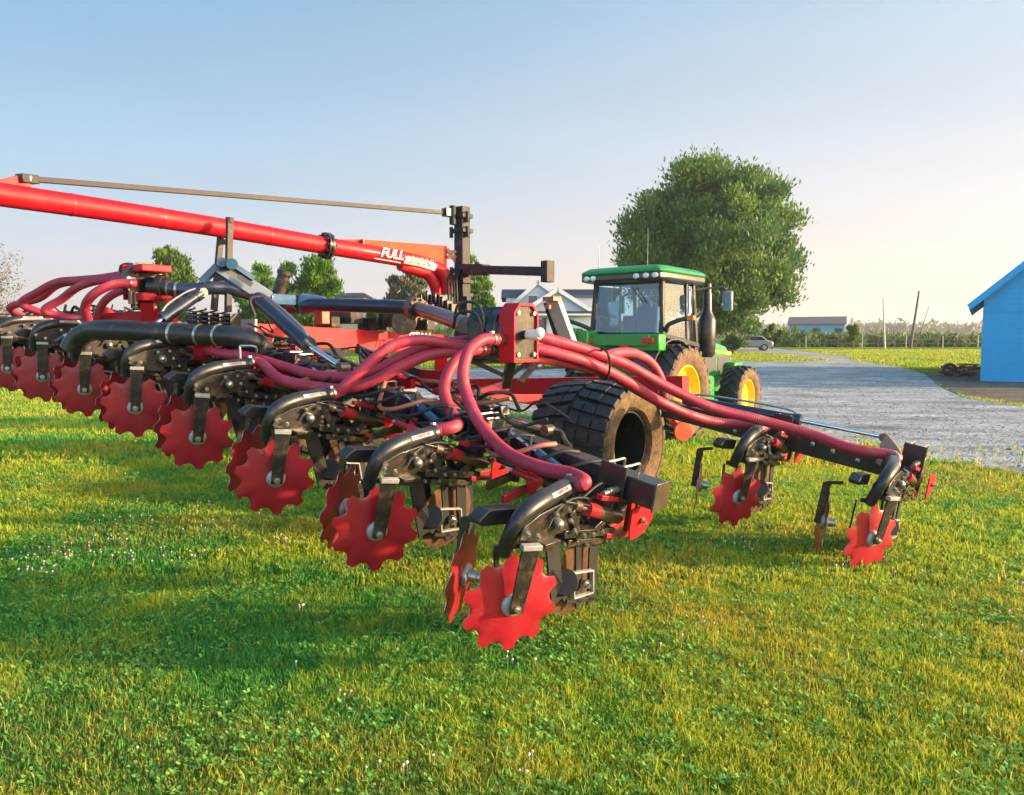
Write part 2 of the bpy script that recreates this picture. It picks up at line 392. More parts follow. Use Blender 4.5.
    for i in range(i0, i1):
        t = (tp[i+1]-tp[i-1]).normalized(); side = Vector((1, -.3, 0)); side = (side-t*side.dot(t)).normalized(); upv = t.cross(side); upv = upv if upv.z > 0 else -upv
        for a_ in (18, 32, 46):
            vs.append(tp[i]+(side*math.cos(R(a_))+upv*math.sin(R(a_)))*.0605)
        cnt += 1
    b.add(vs, [(j*3+q, j*3+q+1, j*3+q+4, j*3+q+3) for j in range(cnt-1) for q in (0, 1)])
    dc = b.build('decal', M['greydecal'], body)
    mid = tp[(i0+i1)//2]; t = (tp[i1-1]-tp[i0]).normalized(); side = Vector((1, -.3, 0)); side = (side-t*side.dot(t)).normalized(); upv = t.cross(side); upv = upv if upv.z > 0 else -upv
    nrm = (side*math.cos(R(32))+upv*math.sin(R(32)))
    fc = bpy.data.curves.new('lettering', 'FONT'); fc.body = 'FARMSTAR'; fc.size = .032; fc.align_x = 'CENTER'; fc.align_y = 'CENTER'; fc.extrude = .0004; fc.shear = .2
    fo = bpy.data.objects.new('lettering', fc); COL.objects.link(fo); fo.parent = body; fc.materials.append(M['red'])
    yv = nrm.cross(t); mt = Matrix.Identity(4); mt.col[0] = t.to_4d(); mt.col[1] = yv.to_4d(); mt.col[2] = nrm.to_4d(); mt.col[0][3] = mt.col[1][3] = mt.col[2][3] = 0; mt.col[3] = (mid+nrm*.0615).to_4d()
    fo.matrix_local = mt; to_mesh(fo).name = 'lettering'
    # gauge cylinder with red collar
    c0, c1 = U(577, 506, .04), U(616, 517, .04); d = (c1-c0).normalized(); ln = (c1-c0).length
    b = MB(); b.cyl(c0, c0+d*ln*.4, .016, n=12); b.build('damper_rod', M['steel'], body)
    b = MB(); b.cyl(c0+d*ln*.22, c0+d*ln*.46, .047, n=20); b.build('damper_collar', M['darkred'], body)
    b = MB(); b.cyl(c0+d*ln*.45, c1+d*.02, .044, n=20); b.cyl(c1+d*.02, c1+d*.045, .034, n=16); b.cyl(c0-d*.05, c0+d*.02, .035, n=14); b.build('damper', M['darksteel'], body)
    # red parallel linkage
    b = MB(); q = [U(599, 497, .06), U(632, 500, .06), U(626, 533, .06), U(604, 535, .06)]
    b.bar(q[0], q[1], .05, .032); b.bar(q[1]+Vector((0, 0, .03)), q[2], .05, .036, up=(1, 0, 0)); b.bar(q[2], q[3], .05, .03)
    b.bar(U(634, 486, .03), U(637, 514, .05), .03, .05, up=(1, 0, 0)); b.bar(U(600, 500, -.05), U(630, 498, -.05), .02, .05); b.bar(U(604, 530, -.06), U(630, 520, -.06), .02, .04)
    b.build('parallel_linkage', M['darkred'], body, bevel=.003)
    # small hiller disc piece at front
    b = MB(); pts = [(632, 511), (640, 506), (652, 506), (653, 513), (650, 521), (645, 529), (637, 537), (629, 540), (629, 530)]
    b.prism([U(x, y, .17) for x, y in pts], (.012, 0, 0)); hl = b.build('front_knife', M['red'], body, bevel=.002)
    p = U(642, 520, .18); b = MB(); b.cyl(p, p+Vector((.02, -.012, 0)), .022, n=6); b.cyl(p+Vector((.02, -.012, 0)), p+Vector((.045, -.02, 0)), .01, n=8); b.build('knife_bolt', M['steel'], body)
    # clamp onto the beam
    b = MB(); zc = .62
    for dy in (-.11, .11): b.cyl((.06, .987+dy, zc-.13), (.06, .987+dy, zc+.12), .009, n=8); b.cyl((-.06, .987+dy, zc-.13), (-.06, .987+dy, zc+.12), .009, n=8)
    for dx in (-.06, .06): b.sweep(spline([(dx, .987-.11, zc+.1), (dx, .987-.1, zc+.118), (dx, .987, zc+.12), (dx, .987+.1, zc+.118), (dx, .987+.11, zc+.1)], .02), .010, 8)
    b.cyl(U(608, 492, .05), U(634, 484, .05), .026, n=16); b.cyl(U(603, 494, .05), U(609, 492, .05), .02, n=12)
    b.build('u_bolt', M['steel'], body)
    b = MB(); b.box((0, .87, zc-.02), (.2, .018, .3)); b.box((0, .987, zc-.125), (.2, .26, .018)); b.build('clamp_plate', M['black'], body, bevel=.003)
    # shank plates round the coulter
    b = MB()
    for a in (-.16, .0):
        def bar(p, q_, w): b.bar(U(p[0], p[1], a), U(q_[0], q_[1], a), .014, w)
        bar((551, 532), (557, 602), .12); bar((578, 532), (578, 606), .06); bar((594, 530), (591, 602), .10)
        bar((546, 536), (604, 534), .05); bar((566, 602), (594, 598), .03)
        bar((549, 572), (566, 598), .06)
    b.cyl(U(565, 582, -.04), U(565, 582, .02), .085, n=24)
    b.build('shank_frame', M['rubberhose'], body, bevel=.003)
    b = MB(); a = .02
    for p, q_ in (((573, 573), (592, 570)), ((592, 570), (592, 592)), ((592, 592), (573, 598)), ((573, 598), (573, 573))): b.bar(U(p[0], p[1], a), U(q_[0], q_[1], a), .03, .012)
    b.build('bearing_bracket', M['galv'], body, bevel=.002)
    p = U(583, 583, .02); b = MB(); b.cyl(p, p+Vector((.03, 0, 0)), .034, n=20); b.cyl(p+Vector((.03, 0, 0)), p+Vector((.055, 0, 0)), .018, n=6); b.build('coulter_axle', M['steel'], body)
    # coulter
    c = U(575, 576, -.08); b = MB(); b.lathe(c, (1, 0, 0), [(-.006, .02), (-.006, .24), (-.001, .268), (.001, .268), (.006, .24), (.006, .02)], 48); b.build('coulter_disc', M['rustdisc'], body)
    # closing discs
    for nm, c, nr, ph in (('closing_disc', A, nA, .2), ('closing_disc', B, nB, .05)):
        b = MB(); scallop(b, c, nr, .310, 10, phase=ph, depth=.18); dsc = b.build(nm, [M['disc'], M['steel']], body, smooth=30)
        b = MB(); b.lathe(c, nr, [(-.03, .03), (-.03, .06), (-.012, .070), (.012, .073), (.022, .068), (.030, .05), (.034, .03)], 28)
        b.build('hub_ring', M['galv'], body)
    # hanger arm of disc A
    off = nA*.055
    top = U(531, 549, .09); bot = A+off+Vector((0.005, 0, -.03)); x = Vector((.42, .906, 0))
    b = MB(); w = x*.058
    b.prism([bot-w*.75, bot-w*.75+Vector((0, 0, .02)), top-w+Vector((0, 0, 0)), top+w, bot+w*.75+Vector((0, 0, .02)), bot+w*.75], nA*.016)
    b.build('disc_arm', M['blackdirty'], body, bevel=.003)
    b = MB(); b.bar(top-w*1.05+Vector((0, 0, .012)), top+w*1.05+Vector((0, 0, .012)), .05, .03); b.build('arm_cap', M['galv'], body, bevel=.003)
    b = MB(); p = bot+Vector((0, 0, .03)); b.cyl(p, p+nA*.02, .024, n=16); b.cyl(p+nA*.02, p+nA*.036, .016, n=6); b.build('hub_bolt', M['steel'], body)
    # side wing and hanger of disc B
    b = MB(); b.prism([U(x, y, -.2) for x, y in ((484, 508), (514, 506), (508, 521), (477, 524), (473, 519))], (.09, 0, 0))
    b.build('side_wing', M['black'], body, bevel=.004)
    offB = -nB*.05; b = MB(); tB = Vector((-.47, .02, .36)); bB = B+offB+Vector((0, 0, -.03))
    b.bar(tB, bB, .014, .07, up=(1, 0, 0)); b.bar(tB+Vector((0, 0, .0)), U(478, 520, -.34), .05, .03); b.build('disc_arm', M['blackdirty'], body, bevel=.003)
    b = MB(); p = B+nB*.03; b.cyl(p, p+nB*.05, .040, n=20); b.cyl(p+nB*.05, p+nB*.07, .02, n=6); b.build('hub_bolt', M['steel'], body)
    # scraper bar behind the tube and small hydraulic hose
    b = MB(); b.bar(U(496, 548, -.2), U(497, 585, -.22), .015, .05); b.bar(U(494, 548, -.14), U(520, 545, -.05), .03, .03)
    b.build('tube_bracket', M['black'], body, bevel=.002)
    b = MB(); b.sweep(spline([U(600, 505, .0), U(585, 498, .02), U(570, 500, .04), U(556, 512, .06), U(548, 528, .07)], .03), .008, 8)
    b.sweep(spline([(-.02, .95, .5), (-.02, .8, .62), (-.02, .6, .56), (-.03, .45, .46), (-.02, .35, .35)], .03), .009, 8)
    b.build('hydraulic_line', M['rubberhose'], body)
    return body
unit0 = make_unit(); unit0.parent = inj
UNITPOS = []
for k in range(9): UNITPOS.append((-SP*k, 0.0, ZH[k], slope(-SP*k)))
UNITPOS.append((1.01, 3.67, .28, R(9.4))); UNITPOS.append((-.22, 3.68, .48, R(9.4)))
for i, (a, b_, z, s_) in enumerate(UNITPOS):
    o = unit0 if i == 0 else copy_tree(unit0, inj)
    o.matrix_local = Matrix.Translation((a, b_, z)) @ Matrix.Rotation(s_+R((0, 1.5, -1, .8, -1.2, .6, 0, 0, 0, 1, -1)[i]), 4, 'Y')
for o in list(inj.children):
    if o.name.startswith('row_unit') and o.location.y > 2:
        for ch in list(o.children):
            if ch.name.startswith(('lift_linkage', 'small_', 'hydraulic_line')): bpy.data.objects.remove(ch)
def tube_end(i):
    a, b_, z, s_ = UNITPOS[i]
    m = Matrix.Translation((a, b_, z)) @ Matrix.Rotation(s_, 4, 'Y')
    return m @ U(567, 486.5, -.08), (m.to_3x3() @ (U(567, 486.5, -.08)-U(552, 494, -.09))).normalized()

# ---- beams
def polybeam(name, pts, w, h, m_, bevel=.006):
    b = MB(); pts = [Vector(p) for p in pts]; ring = []
    for i, p in enumerate(pts):
        t = (pts[min(i+1, len(pts)-1)]-pts[max(i-1, 0)]).normalized(); x, d, z = frame_from(t)
        ring.append([p+x*u*w/2+z*v*h/2 for u, v in ((-1, -1), (1, -1), (1, 1), (-1, 1))])
    vs = [v for r in ring for v in r]; fs = [(0, 1, 2, 3), tuple(reversed(range(len(vs)-4, len(vs))))]
    for i in range(len(pts)-1): fs += [(i*4+j, i*4+4+j, i*4+4+(j+1) % 4, i*4+(j+1) % 4) for j in range(4)]
    b.add(vs, fs); return b.build(name, m_, inj, smooth=20, bevel=bevel)
BZ = .62
rb = polybeam('rear_beam', [(a, .987, zh(a)+BZ) for a in (.42, 0, -1.2, -2.4, -3.6, -4.8, -6, -7.2, -8.4, -9.8)], .17, .165, M['black'])
b = MB(); b.box((.424, .987, zh(.42)+BZ), (.012, .19, .19), Matrix.Rotation(R(11), 3, 'Y')); b.build('end_cap', M['darksteel'], rb, bevel=.002)
fbz = lambda a: .73+(1.15-a)*.176
fb = polybeam('front_beam', [(a, 4.66, fbz(a)) for a in (1.17, .6, 0, -.8, -1.55)], .18, .19, M['black'])
b = MB(); b.box((1.175, 4.66, fbz(1.17)), (.012, .19, .2), Matrix.Rotation(R(10), 3, 'Y')); b.build('end_cap', M['darksteel'], fb, bevel=.002)
# ---- red frame
def boxpart(name, p0, p1, w, h, m_, parent=inj, bevel=.006, up=(0, 0, 1)):
    b = MB(); b.bar(p0, p1, w, h, up); return b.build(name, m_, parent, smooth=20, bevel=bevel)
sp = boxpart('spine_frame', Lb(247, 335, 1.45), Lb(441, 344, 4.9), .26, .27, M['red'])
cf = boxpart('cross_frame', Lb(436, 386.5, 5.45), Lb(686, 385, 5.5), .2, .235, M['red'])
e = Lb(247, 336, 1.40); b = MB(); b.prism([e+Vector((-.16, 0, .19)), e+Vector((.20, 0, .19)), e+Vector((.15, 0, -.24)), e+Vector((-.35, 0, -.24))], (0, .03, 0)); b.build('end_plate', M['galv'], sp, bevel=.003)
boxpart('frame_upright', Lb(262, 346, 2.0), Lb(262, 372, 2.0), .16, .2, M['red'], sp)
boxpart('frame_upright', Lb(441, 346, 4.9), Lb(441, 392, 5.2), .2, .2, M['red'], sp)
# cross members from spine out to the rear beam
for (a0, a1, bb, z0, z1) in ((-5.2, -3.4, 1.9, 1.66, 1.5), (-5.2, -9.0, 1.9, 1.80, 2.03)):
    boxpart('frame_crossbar', (a0, bb, z0), (a1, bb, z1), .16, .18, M['red'])
for (a, z) in ((-3.6, 1.52), (-6.8, 1.9), (-8.4, 2.0)):
    boxpart('frame_strut', (a, 1.9, z), (a, 1.05, zh(a)+BZ), .1, .14, M['red'] if a > -4 else M['black'])
# left wing tube seen beyond the pipe
b = MB(); p0, p1 = L(106, 321, 9.1), L(172, 317, 8.8); b.bar(p0, p1, .17, .17); b.cyl(p0-(p1-p0).normalized()*.03, p0, .17, n=24); b.build('wing_tube', M['red'], inj, bevel=.004)
# lower red brackets above the mid units
b = MB()
for (px, py, Y) in ((400, 392, 7.0), (436, 384, 7.1), (300, 352, 8.3), (205, 352, 7.6)):
    c = L(px, py, Y); b = MB(); b.bar(c+Vector((-.18, 0, .05)), c+Vector((.18, 0, .05)), .05, .16); b.bar(c+Vector((-.12, .0, .1)), c+Vector((-.02, .3, -.1)), .12, .05); b.build('bracket', M['red'], inj, bevel=.004)
boxpart('lower_strut', L(380, 400, 7.6), L(400, 440, 7.2), .1, .14, M['darkred'])

# ---- tyres
def tyre(name, c, Rr, w, rim_r, nl, lug, parent, rimm, side, style='block', out=1):
    c = Vector(c); b = MB(); hw = w/2; rs = Rr-lug
    # tread carcass then sidewalls
    b.m(0); b.lathe(c, (1, 0, 0), [(-hw*.86, rs*.965), (-hw*.6, rs*.99), (0, rs), (hw*.6, rs*.99), (hw*.86, rs*.965)], 72, caps=False)
    for sg in (-1, 1):
        b.m(1 if sg == out else 0)
        mid = (Rr+rim_r)/2
        b.lathe(c, (1, 0, 0), [(sg*hw*.855, rs*.967), (sg*hw*.95, rs*.935), (sg*hw*.965, rs*.925), (sg*hw*.985, rs*.89), (sg*hw*.97, rs*.885), (sg*hw*1.0, mid*1.02), (sg*hw*1.015, mid*1.0), (sg*hw*.99, mid*.93), (sg*hw*.90, rim_r*1.08), (sg*hw*.86, rim_r*1.05), (sg*hw*.80, rim_r), (sg*hw*.7, rim_r)], 72, caps=False)
    b.m(0)
    def pt(ang, x, r): return c+Vector((x, math.cos(ang)*r, math.sin(ang)*r))
    def block(a0, a1, x0, x1, skew, r0, r1, taper=.012):
        vs = []
        for r, tp in ((r0, 0), (r1, taper)):
            for (aa, xx) in ((a0+tp, x0), (a1-tp, x0), (a1-tp, x1), (a0+tp, x1)):
                f = (xx-x0)/(x1-x0) if x1 != x0 else 0
                vs.append(pt(aa+skew*f, xx, r-abs(xx/hw)**3*.05*Rr))
        b.add(vs, [(0, 1, 2, 3), (7, 6, 5, 4), (0, 4, 5, 1), (1, 5, 6, 2), (2, 6, 7, 3), (3, 7, 4, 0)])
    for i in range(nl):
        a = 2*math.pi*i/nl; st = 2*math.pi/nl
        for sg in (-1, 1):
            o_ = a+(st/2 if sg > 0 else 0)
            if style == 'block':
                nseg = [(.05, .30, .0), (.34, .62, .16), (.66, 1.0, .30)]
                for (f0, f1, sk) in nseg:
                    j = random.uniform(-.04, .04)*st
                    block(o_+st*(sk+.06)+j, o_+st*(sk+.80)+j, sg*hw*f0*.93, sg*hw*f1*.95, st*.16, rs*.95, Rr*(1 if f0 < .6 else .985))
            else:
                k_ = 4
                for q in range(k_):
                    f0, f1 = q/k_*1.0, (q+1)/k_
                    block(o_+st*f0*1.1, o_+st*(.34+f0*1.1), sg*hw*(f0*.98-.02), sg*hw*f1*.98, st*1.1/k_, rs*.95, Rr, taper=.006)
                block(o_+st*1.1, o_+st*1.46, sg*hw*.90, sg*hw*1.0, 0, mid_r(Rr, rim_r), rs*.99, .004)
    t = b.build(name, [M['rubber'], side], parent, smooth=35)
    b = MB()
    if style == 'block':
        b.lathe(c, (1, 0, 0), [(-hw*.72, rim_r*1.02), (hw*.78, rim_r*1.02), (hw*.78, rim_r*.95), (hw*.3, rim_r*.9), (-hw*.45, rim_r*.86), (-hw*.5, .1), (-hw*.62, .1), (-hw*.4, rim_r*.9)], 48, caps=False)
        for i in range(8):
            a = i*math.pi/4; b.cyl(pt(a, -hw*.5, .2), pt(a, -hw*.4, .2), .018, n=6)
        b.cyl(pt(0, -hw*.5, 0), pt(0, -hw*.2, 0), .09, n=20)
    else:
        o1 = out
        b.lathe(c, (1, 0, 0), [(-o1*hw*.7, rim_r*1.02), (o1*hw*.76, rim_r*1.03), (o1*hw*.76, rim_r*.95), (o1*hw*.5, rim_r*.88), (o1*hw*.25, rim_r*.80), (o1*hw*.15, rim_r*.45), (o1*hw*.45, rim_r*.36), (o1*hw*.45, .04), (-o1*hw*.5, .04), (-o1*hw*.6, rim_r*.9)], 48, caps=False)
        for i in range(10):
            a = i*math.pi/5; b.cyl(pt(a, o1*hw*.2, rim_r*.58), pt(a, o1*hw*.32, rim_r*.58), .02, n=6)
    b.build('rim', rimm, t); return t
def mid_r(a, b_): return (a*.78+b_*.22)
tw = tyre('transport_tyre', (-1.82-.57, 4.5, .755), .755, 1.14, .40, 26, .05, inj, M['black'], M['muddy'])
t2 = copy_tree(tw, inj); t2.location = (-6.2, 0, 0)
boxpart('axle', (-9.3, 4.5, .78), (-2.4, 4.5, .78), .14, .14, M['black'])
for a in (-2.9, -7.7): boxpart('axle_leg', (a, 4.5, .7), (a, 5.4, 1.35), .14, .18, M['black'])

# ---- hoses
HOSES = []
def hose(ctrl, r=.055, clamps=(0, -1), label=None):
    r = r*.93; pts = spline(ctrl, .011)
    b = MB(); b.sweep(pts, r, 14, rib=.0029); h = b.build('hose', M['hose'], inj, smooth=29)
    for c in clamps:
        i = 6 if c == 0 else (len(pts)-7 if c == -1 else int(len(pts)*c))
        d = (pts[i+1]-pts[i-1]).normalized(); b = MB(); b.cyl(pts[i]-d*.009, pts[i]+d*.009, r+.004, n=20); x, _, z = frame_from(d); b.box(pts[i]+z*(r+.008), (.03, .03, .02))
        b.build('hose_clamp', M['steel'], h)
    return h
# control: list of (px,py,depth); end at unit tube
def hp(lst): return [L(*q) for q in lst]
def endpts(i, back=.10):
    p, d = tube_end(i); return [p+d*back, p-d*.03]
hose(hp([(497, 339.5, 6.35), (482, 340, 6.2), (469, 351, 6.1), (463, 375, 6.0), (469, 402, 5.85), (486, 432, 5.55), (512, 456, 5.2), (545, 469, 4.98), (569, 474, 4.85)])+[tube_end(0)[0]+Vector((.10, .04, .03)), tube_end(0)[0]+tube_end(0)[1]*.03, tube_end(0)[0]-tube_end(0)[1]*.03], .053)
hose(hp([(488, 349, 6.5), (468, 352, 6.35), (452, 366, 6.2), (444, 388, 6.1), (449, 408, 6.0), (457, 422, 5.85)])+[tube_end(1)[0]+tube_end(1)[1]*.16+Vector((.05, .0, .0)), tube_end(1)[0]+tube_end(1)[1]*.06, tube_end(1)[0]-tube_end(1)[1]*.03], .053)
hose(hp([(486, 345, 6.75), (455, 345, 6.7), (420, 340, 6.55), (392, 346, 6.45), (365, 367, 6.35), (345, 386, 6.3)])+endpts(2), .053)
hose(hp([(488, 352, 6.9), (462, 352, 6.75), (430, 355, 6.6), (400, 367, 6.5), (372, 382, 6.45), (345, 389, 6.45), (310, 386, 6.55), (280, 379, 6.75)])+endpts(3), .053)
hose(hp([(486, 338, 7.0), (460, 341, 6.9), (430, 346, 6.8), (402, 356, 6.7), (375, 371, 6.65), (345, 377, 6.7), (315, 375, 6.85), (285, 367, 7.05), (250, 357, 7.3), (215, 352, 7.5)])+endpts(4), .053)
hose(hp([(135, 283, 8.6), (112, 285, 8.4), (94, 294, 8.3), (85, 308, 8.4), (88, 322, 8.5), (84, 330, 8.5)])+endpts(5, .12), .055)
hose(hp([(135, 278, 8.7), (118, 280, 8.9), (96, 281, 9.1), (78, 287, 9.2), (62, 299, 9.3), (45, 311, 9.3)])+endpts(6), .055)
hose(hp([(135, 275, 8.8), (110, 278, 9.2), (80, 280, 9.6), (55, 283, 9.9), (38, 292, 10.0), (22, 304, 10.1)])+endpts(7), .055)
hose(hp([(135, 272, 8.8), (115, 276, 9.6), (80, 281, 10.2), (58, 285, 10.4), (40, 298, 10.6), (10, 308, 10.8)])+endpts(8), .055)
hose(hp([(135, 288, 8.7), (118, 292, 8.7), (104, 302, 8.8), (98, 316, 8.9), (102, 330, 9.0), (112, 338, 9.0)]), .05)
# right bundle
hose(hp([(528, 334, 6.7), (552, 340, 6.8), (590, 351, 7.0), (625, 364, 7.2), (665, 386, 7.35), (710, 407, 7.4), (760, 420, 7.4), (810, 434, 7.3), (850, 448, 7.1)])+[tube_end(9)[0]+tube_end(9)[1]*.10, tube_end(9)[0]-tube_end(9)[1]*.03], .056)
hose(hp([(528, 347, 6.7), (556, 353, 6.8), (592, 364, 7.0), (625, 380, 7.25), (655, 399, 7.5), (690, 415, 7.7), (722, 423, 7.85)])+[tube_end(10)[0]+tube_end(10)[1]*.08, tube_end(10)[0]-tube_end(10)[1]*.03], .056)
hose(hp([(528, 358, 6.75), (556, 361, 6.9), (590, 369, 7.1), (612, 376, 7.3), (640, 392, 7.6), (668, 408, 8.0)]), .05)
hose(hp([(600, 358, 7.2), (617, 353, 7.5), (636, 354, 7.8), (652, 364, 8.0), (661, 380, 8.1), (664, 396, 8.2)]), .055, clamps=(-1,))
b = MB(); c = L(606, 363, 7.1)
b.sweep(spline([L(602, 348, 6.95), L(607, 352, 6.9), L(610, 364, 6.95), L(607, 378, 7.05), L(600, 376, 7.2), L(600, 360, 7.2), L(602, 348, 6.95)], .02), .012, 8); b.build('strap', M['rubberhose'], inj)
# hose guide loop
b = MB(); q = [L(241, 366, 7.15), L(240, 346, 7.15), L(256, 347, 7.15), L(256, 354, 7.2)]; b.sweep(spline(q[:2], .05)+spline(q[1:], .05), .012, 8); b.build('hose_guide', M['steel'], inj)

# ---- distribution heads
def head(px, py, Y, S, tilt, name='distribution_head'):
    c = L(px, py, Y)
    fw = Matrix.Rotation(tilt, 3, 'Z')
    def q(x, y, z): return c+fw @ (Vector((x, y, z))*S)
    # dark round drum with red hood; x along the drum axis, facing the viewer's right
    b = MB(); 
    b.lathe(q(-.16, 0, 0), fw @ Vector((1, 0, 0)), [(0, .02), (0, .27*S), (.10*S, .27*S), (.10*S, .24*S), (.16*S, .24*S), (.16*S, .02)], 32)
    pf = [(-.20, -.26), (-.21, .12), (-.10, .27), (.10, .27), (.21, .12), (.20, -.26)]
    b.add([q(-.46, y, z) for y, z in pf]+[q(-.04, y, z) for y, z in pf], [tuple(range(6)), tuple(reversed(range(6, 12)))]+[(i, 6+i, 6+(i+1) % 6, (i+1) % 6) for i in range(6)])
    for (y0_, z0_) in ((-.26, .0), (-.24, .1)): b.sweep(spline([q(-.60, y0_, z0_+.05), q(-.5, y0_-.04, z0_+.2), q(-.3, y0_, z0_+.2), q(-.2, y0_, z0_), q(-.25, y0_, z0_-.2)], .03), .014*S*1.2, 8)
    o = b.build(name, M['blackdirty'], inj, bevel=.004)
    b = MB()
    prof = [(-.22, -.30), (-.22, .20), (-.12, .30), (.12, .30), (.22, .20), (.22, -.30)]
    prof_in = [(-.19, -.27), (-.19, .19), (-.105, .27), (.105, .27), (.19, .19), (.19, -.27)]
    n = len(prof)
    vs = [q(-.03, y, z) for y, z in prof]+[q(.16, y, z) for y, z in prof]+[q(.16, y, z) for y, z in prof_in]+[q(-.03, y, z) for y, z in prof_in]
    fs = []
    for i in range(n):
        j = (i+1) % n
        fs += [(i, n+i, n+j, j), (n+i, 2*n+i, 2*n+j, n+j), (2*n+i, 3*n+i, 3*n+j, 2*n+j), (3*n+i, i, j, 3*n+j)]
    b.add(vs, fs); b.build('red_hood', M['red'], o, smooth=20, bevel=.003)
    b = MB(); b.add([q(.13, y, z) for y, z in prof_in]+[q(.10, y, z) for y, z in prof_in], [tuple(range(n)), tuple(reversed(range(n, 2*n)))]+[(i, n+i, n+(i+1) % n, (i+1) % n) for i in range(n)])
    b.build('cover_plate', M['blackdirty'], o)
    b = MB()
    for y, z in ((-.14, .2), (.14, .2), (-.14, -.22), (.14, -.22)): b.cyl(q(.13, y, z), q(.165, y, z), .025*S, n=8)
    for k in range(8):
        a = k*math.pi/4; b.cyl(q(-.18, math.cos(a)*.23, math.sin(a)*.23), q(-.15, math.cos(a)*.23, math.sin(a)*.23), .016*S, n=6)
    b.build('bolt_pattern', M['steel'], o)
    b = MB(); b.cyl(q(.1, -.02, -.02), q(.19, -.02, -.02), .045*S, n=16); b.build('motor_shaft', M['black'], o)
    b = MB(); b.lathe(q(.19, -.02, -.02), fw @ Vector((1, -.2, 0)), [(0, .02), (0, .05*S), (.13*S, .056*S), (.17*S, .045*S), (.18*S, .02)], 20); b.ball(q(.35, -.05, .0), .055*S, 12); b.build('motor_cap', M['white'], o)
    return o, q
hd, q1 = head(514, 333, 6.6, .84, R(4))
b = MB()
for (px, py, Y, px2, py2) in ((498, 339.5, 6.4, 508, 340), (489, 349, 6.5, 502, 349), (487, 343, 6.75, 503, 343), (526, 333, 6.7, 516, 331), (526, 346, 6.7, 516, 344), (526, 357, 6.75, 516, 354)):
    b.cyl(L(px, py, Y), L(px2, py2, 6.6), .054, n=16)
b.build('hose_port', M['darksteel'], hd)
boxpart('head_mount', L(512, 356, 6.65), L(506, 386, 6.9), .08, .08, M['black'], hd)
b = MB(); b.bar(L(466, 361, 6.9), L(560, 361, 7.4), .05, .05); b.bar(L(470, 360, 6.9), L(505, 376, 6.9), .04, .04); b.bar(L(530, 360, 7.0), L(505, 380, 7.0), .04, .04); b.bar(L(545, 352, 7.3), L(520, 382, 7.2), .05, .05); b.build('mount_bracket', M['black'], hd, bevel=.003)
# left head: seen from its back
c = L(147, 286, 8.7); c_ = c
b = MB(); b.box(c+Vector((-.09, 0, 0)), (.10, .26, .50)); b.cyl(c+Vector((-.15, 0, .05)), c+Vector((-.04, 0, .05)), .22, n=24); hd2 = b.build('distribution_head', M['blackdirty'], inj, bevel=.004)
b = MB(); b.box(L(150, 269, 8.7), (.34, .34, .08)); b.box(L(138, 283, 8.85), (.04, .34, .40)); b.box(L(150, 297.5, 8.7), (.32, .32, .09)); b.box(L(163, 298, 8.6), (.2, .12, .05))
b.build('red_hood', M['red'], hd2, bevel=.012)
b = MB()
for (px, py, px2, py2) in ((125, 283, 141, 284), (125, 278, 141, 280), (125, 274, 141, 276), (125, 288, 141, 289)): b.cyl(L(px+3, py, 8.7), L(px2, py2, 8.7), .056, n=14)
for px in (131, 136): b.cyl(L(px, 292, 8.6), L(px, 304, 8.6), .03, n=10)
b.build('hose_port', M['darksteel'], hd2)
b = MB(); b.sweep(spline([L(120, 272, 8.8), L(121, 266, 8.8), L(128, 264, 8.8), L(138, 266, 8.8)], .03), .018, 8); b.sweep(spline([L(120, 272, 8.8), L(129, 267, 8.8), L(138, 272, 8.8)], .03), .012, 8); b.build('hose_hoop', M['black'], hd2)
boxpart('head_mount', L(147, 300, 8.7), L(150, 330, 8.9), .14, .14, M['darkred'], hd2)

# ---- black feed pipes
def pipe(name, ctrl, r, m_=M['black'], bands=(), flanges=(), step=.04, n=24):
    pts = spline(hp(ctrl), step); b = MB(); b.sweep(pts, r, n); o = b.build(name, m_, inj, smooth=60)
    for f in bands:
        i = max(1, min(len(pts)-2, int(len(pts)*f))); d = (pts[i+1]-pts[i-1]).normalized(); b = MB(); b.cyl(pts[i]-d*.012, pts[i]+d*.012, r+.008, n=24); b.build('pipe_band', M['steel'], o)
    for f in flanges:
        i = max(1, min(len(pts)-2, int(len(pts)*f))); d = (pts[i+1]-pts[i-1]).normalized(); b = MB(); b.cyl(pts[i]-d*.05, pts[i]+d*.05, r+.045, n=24)
        x, _, z = frame_from(d)
        for k in range(10): a = k*math.pi/5; qq = pts[i]+x*math.cos(a)*(r+.03)+z*math.sin(a)*(r+.03); b.cyl(qq-d*.08, qq+d*.08, .016, n=6)
        b.build('pipe_flange', M['darksteel'], o)
    return o
pipe('outer_feed_pipe', [(70, 350, 8.0), (77, 339, 8.0), (90, 331.5, 7.95), (110, 330, 7.8), (150, 332, 7.65), (200, 335, 7.55), (236, 337, 7.45), (256, 343, 7.5), (268, 356, 7.7)], .105, M['black'], bands=(.55, .66, .75))
pB = pipe('feed_pipe', [(304, 305, 9.3), (330, 305, 9.2), (370, 306, 9.0), (410, 308, 8.7), (432, 313, 8.2), (466, 325, 7.2)], .082, M['navy'], flanges=(.5,))
b = MB(); b.cyl(L(303, 304, 9.35), L(325, 303.5, 9.3), .13, .085, n=20); b.build('pipe_cuff', M['oddblue'], pB)
pC = pipe('feed_pipe', [(300, 304, 9.3), (284, 303, 9.3), (262, 298, 9.2), (240, 291, 9.0), (222, 288, 8.9), (208, 288, 8.8), (194, 290, 8.75), (168, 289, 8.7), (150, 287, 8.7)], .078, M['navy'], flanges=(.06,), bands=(.8, .86, .92))
b = MB(); b.cyl(L(169, 288, 8.7), L(150, 287, 8.7), .11, n=20); b.cyl(L(158, 287, 8.7), L(164, 287.5, 8.7), .14, n=20); b.build('elbow', M['black'], hd2)
